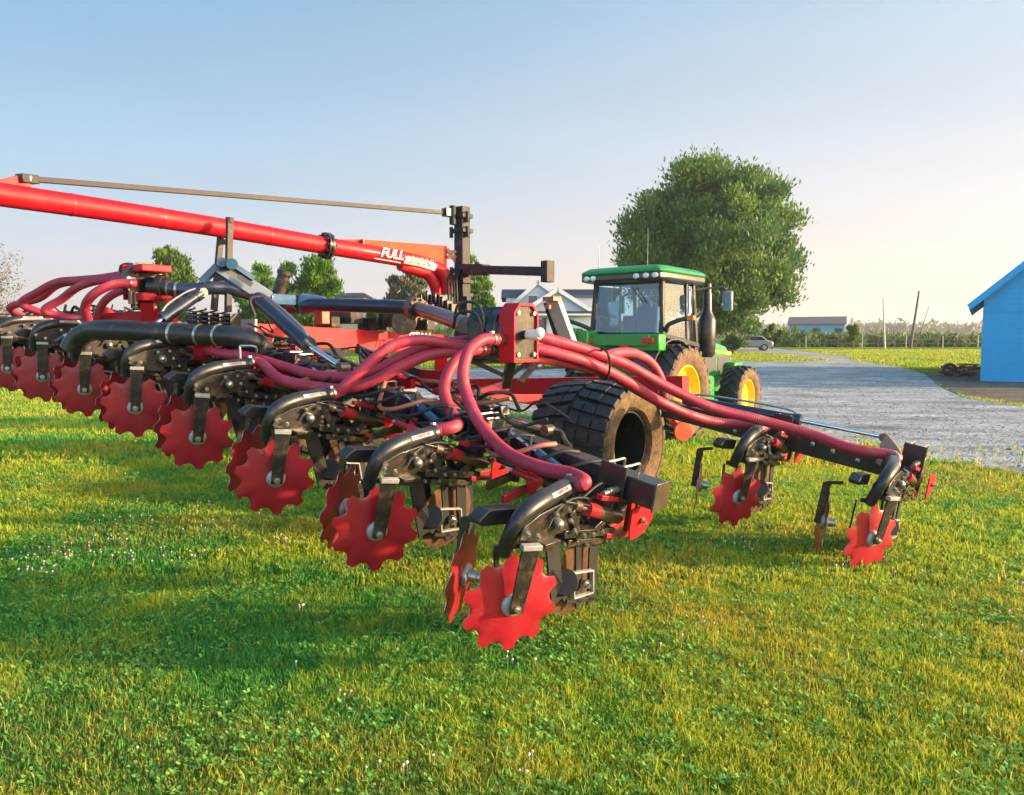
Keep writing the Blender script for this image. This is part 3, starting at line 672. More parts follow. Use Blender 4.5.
# folding arm, boxed and blue-black, with oval slots
b = MB(); p0, p1 = L(218, 266, 8.3), L(268, 299, 8.6); b.bar(p0, p1, .12, .17); b.bar(p1, L(292, 300, 9.0), .12, .12); b.bar(p0, L(202, 282, 8.3), .07, .08)
fa = b.build('fold_arm', M['oddblue'], inj, bevel=.01)
b = MB(); b.cyl(L(232, 264, 8.1), L(232, 264, 8.4), .06, n=16); b.cyl(L(222, 262, 8.1), L(222, 262, 8.4), .05, n=16); b.bar(L(233, 265, 8.3), L(254, 279, 8.4), .1, .05); b.build('arm_pin', M['oddblue'], fa)
b = MB(); b.bar(L(238, 276, 8.18), L(252, 285, 8.25), .008, .05); b.build('decal', M['shutter'], fa)
def cylinder(name, a, b0, b1, r, rr, m1=M['black']):
    a, b0, b1 = Vector(a), Vector(b0), Vector(b1); d = (b0-a).normalized()
    b = MB(); b.cyl(a, b0, r, n=20); b.cyl(b0-d*.06, b0+d*.01, r*1.18, n=20); b.cyl(a-d*.02, a+d*.05, r*1.12, n=20); x, _, z = frame_from(d); b.cyl(a-x*.06-d*.03, a+x*.06-d*.03, r*.8, n=14)
    o = b.build(name, m1, inj, smooth=40)
    b = MB(); b.cyl(b0, b1, rr, n=14); b.build('rod', M['chrome'], o)
    b = MB(); b.cyl(b1-x*.05, b1+x*.05, rr*1.9, n=14); b.build('rod_eye', M['darksteel'], o)
    b = MB(); b.sweep(spline([a+z*r*1.1, a+d*.1+z*(r+.03), b0-d*.1+z*(r+.03), b0-d*.03+z*r], .05), .012, 8); b.build('hydraulic_line', M['steel'], o)
    return o
cylinder('fold_cylinder', L(258, 300, 7.9), L(308, 345, 7.2), L(343, 368, 6.9), .07, .028, M['navy'])
b = MB(); b.bar(L(262, 296, 7.95), L(306, 336, 7.3), .05, .05); b.build('cylinder_guard', M['navy'], inj, bevel=.004)
cylinder('fold_cylinder', L(199, 294, 8.2), L(163, 319, 7.9), L(150, 328, 7.8), .06, .026, M['navy'])
cylinder('wing_cylinder', L(690, 401, 8.6), L(800, 420.5, 7.9), L(884, 437, 7.5), .058, .022, M['navy'])
b = MB(); pts = [L(882, 440, 7.35), L(888, 434, 7.35), L(897, 445, 7.3), L(906, 458, 7.25), L(905, 470, 7.25), L(896, 470, 7.25), L(893, 458, 7.3), L(884, 459, 7.3), L(881, 466, 7.3), L(876, 462, 7.35)]
b.prism(pts, Vector((0, .05, 0))); b.build('rod_bracket', M['darksteel'], fb, bevel=.003)
cylinder('lift_cylinder', L(470, 405, 6.6), L(497, 415, 6.4), L(548, 430, 6.0), .05, .022)
b = MB(); b.sweep(spline([L(552, 430, 6.0), L(560, 431, 6.0), L(565, 440, 5.9), L(571, 447, 5.8)], .03), .018, 8); b.build('lift_hook', M['darksteel'], inj)

# ---- hydraulic line clutter along the rear beam
for i in range(34):
    a0 = random.uniform(-9.0, -.3); ln = random.uniform(.5, 1.6); b0 = random.uniform(.95, 1.7); pts = []
    for j in range(6):
        t = j/5; a = a0-ln*t; pts.append((a, b0+random.uniform(-.1, .1), zh(a)+BZ+random.uniform(.08, .24)-.05*math.sin(math.pi*t)))
    b = MB(); b.sweep(spline(pts, .05), random.choice((.010, .013, .018)), 8); b.build('hydraulic_line', M['rubberhose'] if i % 6 else M['copper'], rb)
for (lst) in ([(470, 425, 6.0), (500, 440, 5.7), (530, 452, 5.5), (565, 462, 5.3), (600, 470, 5.1), (632, 480, 4.95)], [(460, 420, 6.0), (490, 450, 5.7), (520, 462, 5.5), (560, 455, 5.45), (610, 468, 5.2)],
              [(400, 400, 6.4), (440, 408, 6.2), (470, 418, 6.1), (505, 432, 5.8)], [(380, 395, 6.6), (420, 402, 6.3), (452, 415, 6.1), (480, 432, 5.8)], [(390, 410, 6.4), (425, 428, 6.1), (460, 430, 6.0)],
              [(255, 316, 6.4), (250, 300, 6.4), (262, 296, 6.6)]):
    b = MB(); b.sweep(spline(hp(lst), .03), .014, 8); b.build('hydraulic_line', M['rubberhose'], rb)
# valve blocks on the beam
for (px, py, Y) in ((200, 318, 7.7), (211, 319, 7.7), (222, 320, 7.7), (233, 321, 7.7)):
    c = L(px, py, Y); b = MB(); b.box(c, (.1, .12, .14)); o = b.build('valve_block', M['black'], inj, bevel=.006)
    pts = [c+Vector((.06*math.cos(t*.9)+.02, -.1+.03*math.sin(t*.9), .1-t*.006)) for t in range(0, 32)]
    b = MB(); b.sweep(pts, .008, 6); b.build('spring', M['black'], o)
for a in np.arange(-8.9, -1.0, .42):
    c = Vector((a+random.uniform(-.1, .1), random.uniform(1.15, 1.7), zh(a)+BZ+random.uniform(.0, .15)))
    b = MB(); b.box(c, (random.uniform(.08, .2), random.uniform(.08, .2), random.uniform(.06, .16)), Matrix.Rotation(random.uniform(-.4, .4), 3, 'Y'))
    b.cyl(c+Vector((0, -.12, .03)), c+Vector((0, .1, .03)), .02, n=8); b.cyl(c+Vector((.05, -.14, .0)), c+Vector((.05, .1, .0)), .016, n=8)
    b.build('valve_block', random.choice((M['black'], M['black'], M['blackdirty'], M['darkred'])), rb, bevel=.006)
# inner structure between rear beam and spine: braces
for (a0, b0, z0, a1, b1, z1, w, mm) in ((-3.0, 1.1, 1.6, -3.6, 2.6, 1.75, .08, 'black'), (-4.4, 1.1, 1.85, -4.9, 2.6, 1.85, .09, 'black'), (-6.2, 1.1, 2.1, -5.6, 2.6, 1.95, .09, 'black'), (-1.9, 1.1, 1.4, -2.6, 3.0, 1.5, .08, 'darkred'),
                                    (-7.4, 1.1, 2.15, -6.4, 2.6, 2.05, .08, 'black'), (-2.4, 2.0, 1.55, -3.9, 2.0, 1.9, .07, 'black'), (-3.4, 1.9, 1.6, -5.0, 1.9, 2.0, .07, 'blackdirty')):
    boxpart('brace', (a0, b0, z0), (a1, b1, z1), w, w*1.2, M[mm])
# hopper-like centre clutter: grey engine box beyond the spine
b = MB()
for (px, py, Y, s) in ((345, 316, 10.2, .3), (395, 320, 10.4, .28), (372, 324, 10.5, .25), (328, 322, 10, .2), (422, 325, 10.6, .22)):
    b.box(L(px, py, Y), (s*1.4, s*.8, s*.7), Matrix.Rotation(R(10), 3, 'Z'))
b.cyl(L(404, 322, 10), L(404, 322, 10.3), .17, n=20)
b.build('pump_housing', M['blackdirty'], inj, bevel=.01)
b = MB(); b.box(L(322, 316, 9.6), (.16, .12, .2)); b.build('amber_box', M['orangered'], inj, bevel=.008)
b = MB(); b.cyl(L(276, 300, 9.2), L(285, 272, 9.2), .075, n=16); b.cyl(L(284.5, 275, 9.2), L(285.5, 271, 9.2), .095, n=16); b.build('breather_pipe', M['blackdirty'], inj)

# ---- mast
MY = 11.67
mb_, mt_ = L(460, 300, MY), L(462, 207, MY); mb0 = Vector((mt_.x, mt_.y, 1.9))
b = MB(); b.bar(mb0, mt_, .175, .175, up=(0, 1, 0)); b.build('mast_part', M['maststeel'], None)
mast = bpy.data.objects['mast_part']; mast.name = 'mast'; mast.parent = inj
bv = mast.modifiers.new('bevel', 'BEVEL'); bv.width = .008; bv.segments = 2
b = MB(); mx, my = mt_.x, mt_.y
for z in (mt_.z-.14, mt_.z-.36, mt_.z-.95, mt_.z-1.12, mt_.z-1.32): b.box((mx, my, z), (.25, .23, .06))
for z in (mt_.z-.18, mt_.z-.4, mt_.z-1.0): b.cyl((mx+.13, my-.02, z-.06), (mx+.13, my-.02, z+.1), .03, n=10); b.cyl((mx-.13, my-.1, z-.06), (mx-.13, my-.1, z+.1), .03, n=10)
b.cyl((mx-.03, my-.17, mt_.z-.28), (mx-.03, my-.17, mt_.z+.0), .05, n=12)
b.build('mast_clamp', M['maststeel'], mast, bevel=.005)
b = MB(); b.bar((mx+.16, my-.06, 1.9), (mx+.16, my-.06, mt_.z-1.35), .07, .1, up=(0, 1, 0)); b.build('mast_side_bar', M['maststeel'], mast, bevel=.004)
b = MB()
for k in range(4):
    dx = .06*k-.1; b.sweep(spline([(mx+dx, my-.2, 2.2), (mx+dx+.08, my-.28, 2.6), (mx+dx+.02, my-.22, 2.95), (mx+dx, my-.12, 3.05)], .05), .017, 8)
b.build('hydraulic_line', M['rubberhose'], mast)
a0, a1 = L(466, 269.5, 11.5), L(545, 271.5, 10.2)
b = MB(); b.bar(a0, a1, .13, .12); b.bar(a0, a0+(a1-a0)*.28, .15, .16); b.build('mast_arm', M['maststeel'], mast, bevel=.006)
dd = (a1-a0).normalized(); xx = Vector((dd.y, -dd.x, 0))
b = MB(); b.box(a1+dd*.05, (.12, .14, .28), Matrix.Rotation(math.atan2(dd.y, dd.x), 3, 'Z')); b.build('arm_end_plate', M['maststeel'], mast, bevel=.004)
b = MB()
for k, (px, py) in enumerate(((432, 294), (440, 296), (447, 300), (426, 298), (452, 303))):
    c = L(px, py, 11.3); b.box(c+Vector((0, 0, -.08)), (.12, .14, .14+.05*(k % 2))); b.cyl(c+Vector((0, -.1, -.1)), c+Vector((0, -.1, .05)), .02, n=8)
b.build('swivel_base', M['black'], mast, bevel=.01)

# ---- swing boom
br = .115
bc = spline(hp([(-60, 185.5, 7.1), (0, 194.5, 7.5), (110, 210.5, 8.3), (225, 228.5, 9.3), (330, 246.5, 10.3), (400, 258.5, 11.15), (425, 264, 11.5), (438, 269.5, 11.6), (446, 279, 11.65), (448, 294, 11.65)]), .06)
b = MB(); b.sweep(bc, br, 28); boom = b.build('swing_boom', M['red'], inj, smooth=60)
# flange at the joint
def boom_at(px): 
    best = min(range(1, len(bc)-1), key=lambda i: abs(depth_proj(*(ROOTM @ bc[i]))[0]-px)); return bc[best], (bc[best+1]-bc[best-1]).normalized()
p, d = boom_at(326); x, _, z = frame_from(d); b = MB(); b.cyl(p-d*.035, p-d*.008, .175, n=28); b.cyl(p+d*.008, p+d*.035, .175, n=28)
for k in range(12): a = k*math.pi/6; qq = p+x*math.cos(a)*.15+z*math.sin(a)*.15; b.cyl(qq-d*.07, qq+d*.07, .016, n=6)
b.build('boom_flange', M['black'], boom)
g0 = L(329, 249.5, 10.2)
b = MB(); xs = x*.09
tp_ = [L(340, 239.5, 10.5), L(362, 239.5, 10.7), L(446, 246, 11.62), L(446, 266, 11.62), L(428, 262, 11.5), L(342, 246, 10.5)]
b.prism(tp_, frame_from(tp_[2]-tp_[1])[0]*.05); b.build('boom_gusset', M['orangered'], boom, bevel=.004)  # red plate; the warm sunlight on it is put into the orange colour
b = MB(); b.bar(L(447, 252, 11.6), L(457, 252, 11.66), .05, .05); b.bar(L(447, 257, 11.6), L(457, 257, 11.66), .05, .05); b.bar(L(447, 249, 11.6), L(456, 262, 11.66), .03, .05); b.build('boom_hinge', M['copper'], boom)
b = MB(); b.bar(L(361.5, 239.5, 10.66), L(361.5, 248, 10.66), .1, .02, up=(0, 1, 0)); b.build('gusset_seam', M['darkred'], boom)
b = MB(); b.sweep(spline(hp([(400, 265, 11.2), (416, 270, 11.4), (428, 275, 11.5), (434, 284, 11.55), (437, 294, 11.6)]), .04), .085, 14); b.build('boom_knee_brace', M['red'], boom)
for px in (70, 160, 268): p, d = boom_at(px); b = MB(); b.cyl(p-d*.008, p+d*.008, br+.004, n=28); b.build('weld_seam', M['darkred'], boom)
# lug at the outer end and stay rod
lug_c = P(24, 178.5, 7.7); lugl = ROOTI @ lug_c; b = MB(); pL = [L(-14, 181, 7.4), L(2, 179, 7.52), L(18, 175, 7.64), L(29, 178, 7.72), L(29, 196, 7.72), L(-14, 190, 7.4)]
b.prism(pL, frame_from(pL[2]-pL[0])[0]*.05); b.build('stay_lug', M['red'], boom, bevel=.004)
b = MB(); b.bar(lugl, L(450, 213, 11.6), .05, .055); rod = b.build('stay_rod', M['browniron'], inj, bevel=.004)
b = MB(); b.bar(L(19, 178, 7.62), L(36, 180, 7.8), .10, .085); b.bar(L(444, 212, 11.5), L(452, 213, 11.6), .12, .12); b.build('stay_fork', M['black'], rod, bevel=.006)
b = MB(); xr = frame_from(pL[2]-pL[0])[0]; b.cyl(lugl-xr*.07, lugl+xr*.07, .035, n=14); b.build('stay_pin', M['steel'], rod)
# lettering on the boom
def text(body, p, d, up, size, m_, parent, shear=.0, ext=.002):
    fc = bpy.data.curves.new('lettering', 'FONT'); fc.body = body; fc.size = size; fc.align_x = 'LEFT'; fc.align_y = 'CENTER'; fc.extrude = ext; fc.shear = shear; fc.offset = size*.012
    fo = bpy.data.objects.new('lettering', fc); COL.objects.link(fo); fo.parent = parent; fc.materials.append(m_)
    d = Vector(d).normalized(); n = d.cross(Vector(up)).normalized(); u = n.cross(d)
    mt = Matrix(((d.x, u.x, n.x, p[0]), (d.y, u.y, n.y, p[1]), (d.z, u.z, n.z, p[2]), (0, 0, 0, 1))); fo.matrix_local = mt; return to_mesh(fo)
camL = ROOTI @ CAMP
def on_boom(px, lift=0):
    p, d = boom_at(px); tc_ = (camL-p); n = (tc_-d*tc_.dot(d)).normalized(); u = n.cross(d); u = u if u.z > 0 else -u
    n = (n*math.cos(R(12))+u*math.sin(R(12))).normalized()
    return p+n*(br+.02), d, n.cross(d) if n.cross(d).z > 0 else -n.cross(d)
# curved white name band and lettering
def boom_band(px0, px1, a0, a1, m_, name, rr):
    i0 = min(range(1, len(bc)-1), key=lambda i: abs(depth_proj(*(ROOTM @ bc[i]))[0]-px0)); i1 = min(range(1, len(bc)-1), key=lambda i: abs(depth_proj(*(ROOTM @ bc[i]))[0]-px1))
    vs = []; n = 0
    for i in range(i0, i1+1):
        p = bc[i]; d = (bc[i+1]-bc[i-1]).normalized(); t_ = camL-p; nn = (t_-d*t_.dot(d)).normalized(); u = nn.cross(d); u = u if u.z > 0 else -u
        for k in range(7):
            a = R(a0+(a1-a0)*k/6); vs.append(p+(nn*math.cos(a)+u*math.sin(a))*rr)
        n += 1
    b = MB(); b.add(vs, [(j*7+k, j*7+k+1, j*7+k+8, j*7+k+7) for j in range(n-1) for k in range(6)]); return b.build(name, m_, boom)
boom_band(402, 433, -28, 28, M['decal'], 'name_band', br+.003)
boom_band(372, 396, -34, -26, M['decal'], 'name_stripe', br+.003)
p, d, u = on_boom(373); text('FULL', p+u*.01, d, u, .185, M['decal'], boom, .35)
p, d, u = on_boom(396.5); text('2', p-u*.02, d, u, .13, M['shutter'], boom, .3)
p, d, u = on_boom(404); text('BAZOOKA', p-u*.01, d, u, .13, M['darkred'], boom, .2)
pz = Lb(402, 338.5, 4.0); pz = Vector((pz.x, pz.y, pz.z)); dsp = (Lb(441, 344, 4.9)-Lb(247, 335, 1.45)).normalized()
text('TITAN', Lb(399, 336.5, 3.6)+Vector((.15, 0, 0)), dsp, (0, 0, 1), .16, M['decal'], sp, .3)

# ---- cradle carrying the boom
b = MB(); c0, c1, c2, c3 = L(229.5, 219, 9.0), L(228, 312, 8.9), L(220.5, 238, 9.35), L(214, 310, 9.2)
b.bar(c0, c1, .055, .07); b.bar(c2, c3, .055, .07); b.bar(L(220, 242, 9.3), L(229, 242, 9.0), .04, .06); b.bar(L(216, 278, 9.25), L(229, 278, 8.95), .04, .07)
b.cyl(L(229.5, 217.5, 9.0), L(229.5, 223, 9.0), .045, n=12); b.bar(L(218.5, 218.5, 9.5), L(218.5, 238, 9.45), .04, .05)
b.build('boom_cradle', M['browniron'], inj, bevel=.004)
# leaning parking stand near the hitch
b = MB(); b.bar(L(553, 299, 11.6), L(570, 345, 11.6), .14, .2, up=(1, .2, 0)); st = b.build('hitch_stand', M['galv'], inj, bevel=.005)
b = MB(); b.bar(L(548, 302, 11.75), L(561, 342, 11.75), .14, .1, up=(1, .2, 0)); b.build('stand_web', M['black'], st)
b = MB(); b.box(L(552, 299, 11.5), (.2, .2, .06)); b.box(L(548, 307, 11.5), (.08, .05, .06)); b.build('stand_foot', M['copper'], st)
# hitch tongue to the tractor
boxpart('hitch_tongue', (-5.3, 5.4, 1.25), (-5.4, 8.6, .75), .2, .24, M['red'])
boxpart('tongue_brace', (-3.0, 5.5, 1.35), (-5.2, 7.6, .9), .14, .18, M['red']); boxpart('tongue_brace', (-7.6, 5.5, 1.35), (-5.6, 7.6, .9), .14, .18, M['red'])
# orange red lower front coulters seen beside the tractor wheel
b = MB(); c = L(682, 431, 9.2); b.cyl(c, c+Vector((.03, -.02, 0)), .12, n=20); b.bar(c+Vector((-.3, 0, .3)), c, .05, .06); b.bar(L(660, 400, 9.3), L(675, 425, 9.3), .08, .08); b.build('front_coulter', M['orangered'], inj, bevel=.004)


# ------------------------------------------------------------------ tractor
TR = ROOTM @ Vector((-5.48, 10.6, 0)); 
tr = empty('farm_tractor', (TR.x, TR.y, float(gh(TR.x, TR.y))), -HEAD)
tag(tr, 'green tractor with yellow wheels and a glass cab standing on the gravel', 'tractor')
def tp(name, b, m_, parent=tr, **k): return b.build(name, m_, parent, **k)
tyre('rear_wheel', (.95, 0, .975), .975, .62, .56, 22, .045, tr, M['jdyellow'], M['muddy'], 'lug', 1)
tyre('rear_wheel', (-.95, 0, .975), .975, .62, .56, 22, .045, tr, M['jdyellow'], M['rubber'], 'lug', -1)
tyre('front_wheel', (.98, 3.05, .72), .72, .5, .40, 20, .04, tr, M['jdyellow'], M['muddy'], 'lug', 1)
tyre('front_wheel', (-.98, 3.05, .72), .72, .5, .40, 20, .04, tr, M['jdyellow'], M['rubber'], 'lug', -1)
b = MB(); b.bar((0, -.5, 1.0), (0, 1.6, 1.0), .6, .7); b.bar((0, 1.6, 1.0), (0, 3.9, 1.0), .42, .45); b.cyl((-1.1, 0, .975), (1.1, 0, .975), .13, n=16); b.bar((-1.0, 3.05, .72), (1.0, 3.05, .72), .2, .2)
tp('chassis', b, M['jdgreen'], bevel=.02)
# hood: tapered body sloping to the nose
def loft(sections, n_each):
    vs = [v for s_ in sections for v in s_]; fs = [tuple(range(n_each)), tuple(reversed(range(len(vs)-n_each, len(vs))))]
    for j in range(len(sections)-1): fs += [(j*n_each+i, (j+1)*n_each+i, (j+1)*n_each+(i+1) % n_each, j*n_each+(i+1) % n_each) for i in range(n_each)]
    return vs, fs
def hs(y, hw, zb, zt): return [(-hw, y, zb), (-hw, y, zt-.22), (-hw*.8, y, zt-.06), (-hw*.4, y, zt), (hw*.4, y, zt), (hw*.8, y, zt-.06), (hw, y, zt-.22), (hw, y, zb)]
b = MB(); b.add(*loft([hs(1.35, .48, 1.15, 2.15), hs(2.6, .46, 1.15, 2.08), hs(3.6, .42, 1.1, 1.93), hs(4.0, .36, 1.1, 1.72), hs(4.12, .3, 1.15, 1.5)], 8)); hood = tp('hood', b, M['jdgreen'], bevel=.015)
for c_, s_ in (((.472, 2.3, 1.52), (.03, 1.0, .45)), ((.44, 3.3, 1.45), (.03, .7, .4)), ((-.472, 2.3, 1.52), (.03, 1.0, .45)), ((0, 4.1, 1.42), (.5, .06, .4))): b = MB(); b.box(c_, s_); b.build('grille', M['shutter'], hood)
b = MB(); b.bar((.49, 1.5, 1.85), (.44, 3.7, 1.70), .012, .07); b.bar((-.49, 1.5, 1.85), (-.44, 3.7, 1.70), .012, .07); b.build('hood_stripe', M['jdyellow'], hood)
# rear housing and hitch
b = MB(); b.box((0, -.45, 1.55), (1.1, .5, .7)); b.box((-.55, -.62, 1.75), (.5, .3, .5)); b.box((0, -.6, 2.02), (1.5, .4, .25)); b.box((-.3, -.8, 1.5), (.12, .4, .12)); b.box((.3, -.8, 1.2), (.1, .8, .12)); b.box((-.3, -.8, 1.2), (.1, .8, .12)); b.bar((0, -.7, 1.7), (0, -1.2, 1.5), .08, .08)
b.cyl((-.75, -.7, 1.5), (-.75, -.7, 2.05), .12, n=14); b.cyl((-.4, -.8, 1.5), (-.4, -.8, 1.9), .07, n=12)
b.box((-1.0, -.72, 1.95), (.75, .4, .55)); b.box((-1.25, -.55, 2.15), (.35, .3, .25)); b.cyl((-.95, -.95, 1.75), (-.95, -.95, 2.2), .07, n=12); b.box((.5, -.62, 1.98), (.9, .3, .34))
rh = tp('rear_housing', b, M['jdgreen'], bevel=.03)
b = MB(); b.box((-.15, -.83, 1.75), (.5, .1, .25)); 
for k in range(5): b.cyl((-.33+k*.09, -.9, 1.75), (-.33+k*.09, -.8, 1.75), .025, n=8)
b.build('valve_ports', M['shutter'], rh)
b = MB(); b.ball((.22, -.88, 1.75), .17, 10, (1, .25, 1.1)); b.build('warning_marker', M['redlens'], rh)
# fenders
for sg in (1, -1):
    vs = []; k = 12
    for j in range(k+1):
        a = R(20+150*j/k)
        for (x, r) in ((sg*.45, 1.12), (sg*.90, 1.09), (sg*.90, 1.06), (sg*.45, 1.09)): vs.append((x, -math.cos(a)*r+.03, .975+math.sin(a)*r))
    b = MB(); b.add(vs, [(0, 1, 2, 3), tuple(reversed(range(len(vs)-4, len(vs))))]+[(j*4+i, j*4+4+i, j*4+4+(i+1) % 4, j*4+(i+1) % 4) for j in range(k) for i in range(4)])
    fd = tp('fender', b, M['shutter'] if sg > 0 else M['jdgreen'], smooth=30)
    b = MB(); b.box((sg*.72, -.80, 2.02), (.26, .06, .10)); b.build('tail_light', M['redlens'], fd, bevel=.01)
    b = MB(); b.sweep(spline([(sg*.85, -.3, 2.2), (sg*1.0, -.5, 2.32), (sg*1.3, -.55, 2.42), (sg*1.45, -.5, 2.44)], .05), .045, 10); b.build('indicator_arm', M['shutter'], fd)
    b = MB(); b.box((sg*1.5, -.52, 2.45), (.14, .1, .09)); b.build('indicator', M['orange'], fd, bevel=.01)
# cab
CW = .82; y0, y1 = -.42, 1.22; zb, zt = 2.12, 3.20
cor = {('l', 'r'): (-CW, y0), ('r', 'r'): (CW, y0), ('l', 'f'): (-CW*.9, y1), ('r', 'f'): (CW*.9, y1)}
b = MB()
for kx, (x, y) in cor.items():
    ty = y+.06 if kx[1] == 'r' else y-.12; b.bar((x*1.02, y, 1.75 if kx[1] == 'f' else zb), (x*.95, ty, zt), .08, .1, up=(0, 1, 0))
for s_ in (1, -1): b.bar((s_*.83, .62, 1.7), (s_*.80, .62, zt), .05, .07, up=(0, 1, 0)); b.bar((s_*.84, y0, zb), (s_*.78, y1, zb-.2), .08, .1)
b.bar((-CW, y0, zb), (CW, y0, zb), .1, .1); b.bar((-CW, y0+.05, zt), (CW, y0+.05, zt), .1, .08); b.bar((-.74, y1-.1, zt), (.74, y1-.1, zt), .1, .08)
cab = tp('cab_frame', b, M['black'], bevel=.012)
b = MB(); b.box((0, .5, 1.9), (1.5, 1.8, .08)); b.box((0, y1-.1, 1.9), (1.3, .3, .7)); b.build('cab_floor', M['shutter'], cab)
def pane(name, pts, off): b = MB(); b.add(pts, [(0, 1, 2, 3)]); return b.build(name, M['glass'], cab, smooth=0)
pane('rear_window', [(-.76, y0-.01, zb+.06), (.76, y0-.01, zb+.06), (.70, y0+.05, zt-.04), (-.70, y0+.05, zt-.04)], (0, .01, 0))
pane('windscreen', [(-.68, y1, 1.85), (.68, y1, 1.85), (.64, y1-.12, zt-.04), (-.64, y1-.12, zt-.04)], (0, .01, 0))
for s_ in (1, -1):
    pane('side_window', [(s_*.83, y0+.07, zb), (s_*.83, .58, zb-.08), (s_*.785, .58, zt-.04), (s_*.785, y0+.12, zt-.04)], (.01, 0, 0))
    pane('door_window', [(s_*.82, .66, 1.85), (s_*.75, y1-.05, 1.85), (s_*.72, y1-.16, zt-.04), (s_*.78, .66, zt-.04)], (.01, 0, 0))
b = MB(); b.box((.05, .35, 2.42), (.5, .14, .62), Matrix.Rotation(R(-8), 3, 'X')); b.box((.05, .55, 2.12), (.5, .5, .14)); b.box((-.35, .3, 2.35), (.3, .12, .4)); b.ball((.05, .32, 2.78), .13, 10, (1, .5, .9)); b.build('seat', M['seat'], cab, bevel=.04)
b = MB(); b.cyl((0, 1.05, 2.0), (0, .95, 2.45), .05, n=12); b.lathe((0, .93, 2.5), (0, -.4, 1), [(-.012, .19), (0, .205), (.012, .19), (0, .175)], 24, closed=True); b.build('steering_wheel', M['shutter'], cab)
b = MB(); b.bar((.15, y0-.05, zt-.1), (.42, y0-.06, zt-.42), .012, .02); b.build('wiper', M['shutter'], cab)
# roof
def rs_(z, g, zx=0): return [(-.92+g, -.72+g, z), (.92-g, -.72+g, z), (.98-g, -.5+g, z), (.92-g, 1.25-g, z), (.76-g, 1.42-g, z), (-.76+g, 1.42-g, z), (-.92+g, 1.25-g, z), (-.98+g, -.5+g, z)]
b = MB(); b.m(1); b.add(*loft([rs_(3.20, .1), rs_(3.23, 0), rs_(3.36, 0)], 8)); b.m(0); b.add(*loft([rs_(3.362, -.01), rs_(3.42, .0), rs_(3.50, .12), rs_(3.54, .4)], 8)); 
roof = tp('cab_roof', b, [M['jdgreen'], M['black']], bevel=.035)
roof.data.materials[1] = mat('roof_underside', (.05, .045, .04), .35, 0, .15, 6, coat=.4)
for k, (x, y) in enumerate(((-.78, -.73), (-.62, -.735), (.40, -.735), (.62, -.735), (.82, -.73))):
    b = MB(); b.ball((x, y, 3.29), .075, 12, (1, .35, .75)); b.build('work_lamp', M['lamp'], roof)
b = MB(); b.cyl((.35, -.2, 3.5), (.35, -.2, 4.3), .005, .003, n=6); b.build('antenna', M['galv'], roof)
b = MB(); b.cyl((-.3, .5, 3.5), (-.3, .5, 3.62), .1, .07, n=16); b.build('gps_dome', M['jdyellow'], roof)
# exhaust
b = MB(); ex = (.80, 1.62)
b.lathe((ex[0], ex[1], 1.85), (0, 0, 1), [(-.2, .13), (-.1, .19), (.60, .19), (.68, .16), (.80, .10), (1.15, .09), (1.22, .08), (1.40, .08)], 24)
b.build('exhaust', M['blackdirty'], tr)
# mirror
b = MB(); b.sweep(spline([(.72, 1.15, 3.1), (.95, 1.4, 3.14), (1.2, 1.55, 3.14), (1.28, 1.55, 3.05)], .06), .022, 8); mr = b.build('mirror_arm', M['shutter'], tr)
b = MB(); b.box((1.30, 1.55, 2.86), (.22, .08, .42)); b.build('mirror', M['galv'], mr, bevel=.03)
b = MB(); b.box((1.30, 1.505, 2.86), (.18, .01, .36)); b.build('mirror_glass', M['glass'], mr)
b = MB(); b.sweep(spline([(-.78, 1.35, 3.1), (-1.1, 1.5, 3.12), (-1.35, 1.6, 3.05)], .06), .022, 8); mr = b.build('mirror_arm', M['shutter'], tr)
b = MB(); b.box((-1.40, 1.6, 2.86), (.22, .08, .42)); b.build('mirror', M['shutter'], mr, bevel=.03)
# steps and tank on the right
b = MB(); b.box((.7, 1.35, .95), (.5, .9, .6)); b.build('fuel_tank', M['jdgreen'], tr, bevel=.08)
b = MB(); b.bar((.55, 3.6, 1.0), (.55, 3.6, 1.5), .3, .5, up=(0, 1, 0)); b.box((0, 4.25, .95), (.9, .35, .5)); b.build('front_weights', M['jdgreen'], tr, bevel=.05)
#@@SETTING@@
# ------------------------------------------------------------------ numpy mesh helper
def npmesh(name, verts, faces_list, m_, tint=None, smooth=False):
    """faces_list: list of (F,k) int arrays"""
    me = bpy.data.meshes.new(name); verts = np.asarray(verts, np.float32)
    me.vertices.add(len(verts)); me.vertices.foreach_set('co', verts.ravel())
    tot = [np.full(len(f), f.shape[1]) for f in faces_list]; tot = np.concatenate(tot); loops = np.concatenate([f.ravel() for f in faces_list])
    me.loops.add(len(loops)); me.loops.foreach_set('vertex_index', loops.astype(np.int32))
    me.polygons.add(len(tot)); st = np.concatenate([[0], np.cumsum(tot)[:-1]]); me.polygons.foreach_set('loop_start', st.astype(np.int32)); me.polygons.foreach_set('loop_total', tot.astype(np.int32))
    me.polygons.foreach_set('use_smooth', np.full(len(tot), smooth))
    me.update(calc_edges=True); me.materials.append(m_)
    if tint is not None:
        at = me.attributes.new('tint', 'FLOAT_COLOR', 'POINT'); at.data.foreach_set('color', np.asarray(tint, np.float32).ravel())
    o = bpy.data.objects.new(name, me); COL.objects.link(o); return o
